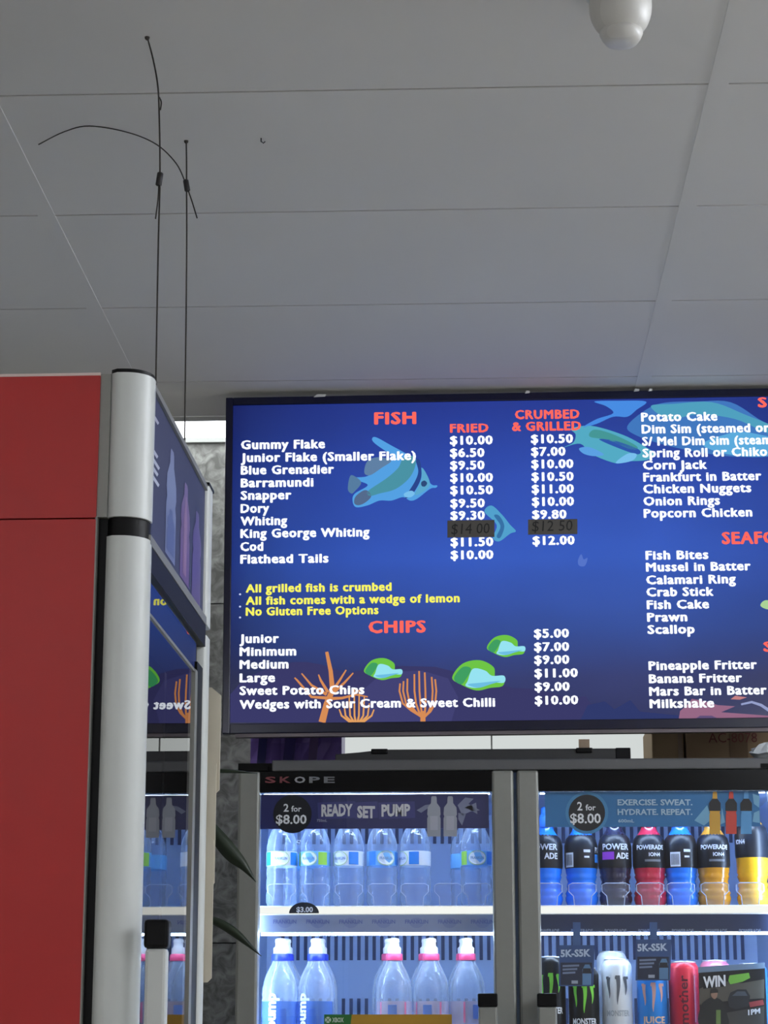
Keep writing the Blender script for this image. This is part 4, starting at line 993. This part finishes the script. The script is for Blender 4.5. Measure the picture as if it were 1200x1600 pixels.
# cardboard boxes
Yb = FY+0.33
c1 = thing('cardboard_box', ((X(1021,Yb)+X(1070,Yb))/2, Yb+0.15, ZT), 'small pale cardboard box beside the stamped brown box', 'box')
box('box_body', mat('cardboard_pale', (170,146,114), 0.8, noise=0.06, nscale=12), c1, X(1019,Yb), X(1069,Yb), Yb, Yb+0.26, ZT, ZT+0.13, 0.003)
box('side_tape', MATS['parcel_tape'], c1, X(1060,Yb), X(1067,Yb), Yb-0.001, Yb+0.002, ZT+0.001, ZT+0.129)
c2 = thing('cardboard_box', ((X(1072,Yb)+X(1300,Yb))/2, Yb+0.15, ZT), 'brown cardboard box stamped AC-8078 on top of the drinks fridge', 'box')
box('box_body', M_card, c2, X(1072,Yb), X(1240,Yb), Yb-0.01, Yb+0.26, ZT, ZT+0.17, 0.003)
box('box_seam', mat('cardboard_dark', (118,96,74), 0.8), c2, X(1140,Yb), X(1168,Yb), Yb-0.0115, Yb-0.0095, ZT+0.001, ZT+0.16)
pz = zf(1163, Yb)
text('stamped_lettering', 'AC-8078', mat('stamp_ink', (110,52,48), 0.6), c2, flat((X(1107,Yb),Yb-0.0125,pz),(X(1183,Yb),Yb-0.0125,pz), pxh(1107,1163,Yb,15)), 0.0)
# crumpled white bag at the right
bgp = at(1203, 1190, FY+0.06)
random.seed(3); b = MB(); prof = []
V = []; n = 14; lev = 7
for j in range(lev):
    u = j/(lev-1); r = 0.035*math.sin(math.pi*(0.12+0.88*u)*0.95)+0.006
    for i in range(n): a = 2*math.pi*i/n; rr = r*random.uniform(0.7,1.25); V.append((bgp.x+rr*math.cos(a), bgp.y+0.6*rr*math.sin(a), ZT+0.003+0.038*u+(random.uniform(-0.004,0.004) if 0 < j < lev-1 else 0)))
b.add(V, [(j*n+i, j*n+(i+1)%n, (j+1)*n+(i+1)%n, (j+1)*n+i) for j in range(lev-1) for i in range(n)]+[list(range(n))[::-1], [(lev-1)*n+i for i in range(n)]])
tag(b.build('plastic_bag', mat('white_film', (216,222,224), 0.35), None, org=(bgp.x, bgp.y, ZT)), 'small crumpled white plastic bag on the fridge edge before the stamped box', 'bag')

# ------------------------------------------------------------------ plant behind the red fridge
PY = 3.95; pc = at(300, 1400, PY)
pl = thing('potted_plant', (pc.x-0.02, PY, 0.006), 'dark slender leaved plant peeking out from behind the red fridge', 'plant')
M_leaf = mat('dark_green_leaf', (34,46,30), 0.4, noise=0.2, nscale=25)
px_ = pc.x-0.02
MB().lathe([(0.10,0.0),(0.105,0.01),(0.135,0.24),(0.145,0.245),(0.145,0.27),(0.128,0.27),(0.125,0.24),(0,0.235)], px_, PY, 0.006, 28).build('pot', mat('clay_pot', (120,92,76), 0.8), pl)
MB().tube(smooth_path([(px_,PY,0.24),(px_+0.01,PY,0.7),(px_-0.005,PY,1.2),(px_,PY,1.80)]), [0.014]*18+[0.007], 8).build('stem', mat('brown_stem', (70,58,44), 0.8), pl)
def leaf(pts, w):
    P = smooth_path(pts, 5); n = len(P); V = []; Fc = []
    for i, p in enumerate(P):
        t = (P[min(i+1,n-1)]-P[max(i-1,0)]).normalized(); s = Vector((0,1,0)).cross(t)
        if s.length < 0.1: s = Vector((0,0,1))
        s.normalize(); u = i/(n-1); wd = w*(math.sin(math.pi*min(1,u*0.85+0.12))**0.8)*(1-u**5)+0.0006
        V += [p-s*wd+Vector((0,0.004,0)), p, p+s*wd+Vector((0,0.004,0))]
    for i in range(n-1):
        a = 3*i; Fc += [(a,a+1,a+4,a+3),(a+1,a+2,a+5,a+4)]
    o = MB().add(V, Fc, True).build('leaf', M_leaf, pl)
    sd = o.modifiers.new('thickness', 'SOLIDIFY'); sd.thickness = 0.0015
def lw_(px, py): return at(px, py, PY)
leaf([lw_(302,1262), lw_(338,1305), lw_(360,1332), lw_(380,1352), lw_(400,1378)], 0.014)
leaf([lw_(304,1428), lw_(340,1441), lw_(365,1456), lw_(385,1473), lw_(408,1494)], 0.0075)
leaf([lw_(300,1195), lw_(335,1203), lw_(365,1205), lw_(402,1208)], 0.0035)
leaf([lw_(300,1300), lw_(270,1310), lw_(240,1340), lw_(220,1380)], 0.013)
leaf([lw_(300,1230), lw_(280,1220), lw_(255,1235), lw_(235,1270)], 0.012)
leaf([lw_(302,1480), lw_(280,1495), lw_(255,1530), lw_(245,1570)], 0.012)

# ------------------------------------------------------------------ fill battens out of view, added to brighten the ceiling and room
M_tube = mat('fill_tube', (241,246,255), emit=108.0)
for x_, y_, lab in ((-1.4,-1.85,'added unseen fill batten by the shop front on the red fridge side'),(1.6,-1.85,'added unseen fill batten by the shop front away from the red fridge'),
                    (2.9,0.35,'added unseen fill batten along the side wall'),(1.7,2.5,'added unseen fill batten on the ceiling facing the drinks fridge'),(2.9,2.5,'added unseen fill batten on the ceiling in the corner by the drinks fridge')):
    bt = thing('fill_batten', (x_, y_+0.65, CEIL), lab, 'lamp', 'added fill battens out of view')
    box('batten_body', M_white, bt, x_-0.04, x_+0.04, y_, y_+1.3, CEIL-0.05, CEIL-0.004, 0.004)
    MB().tube([(x_,y_+0.02,CEIL-0.075),(x_,y_+1.28,CEIL-0.075)], 0.014, 10).build('tube', M_tube, bt)
    for y in (y_+0.01, y_+1.28): box('tube_holder', M_white, bt, x_-0.015, x_+0.015, y-0.006, y+0.012, CEIL-0.095, CEIL-0.05)
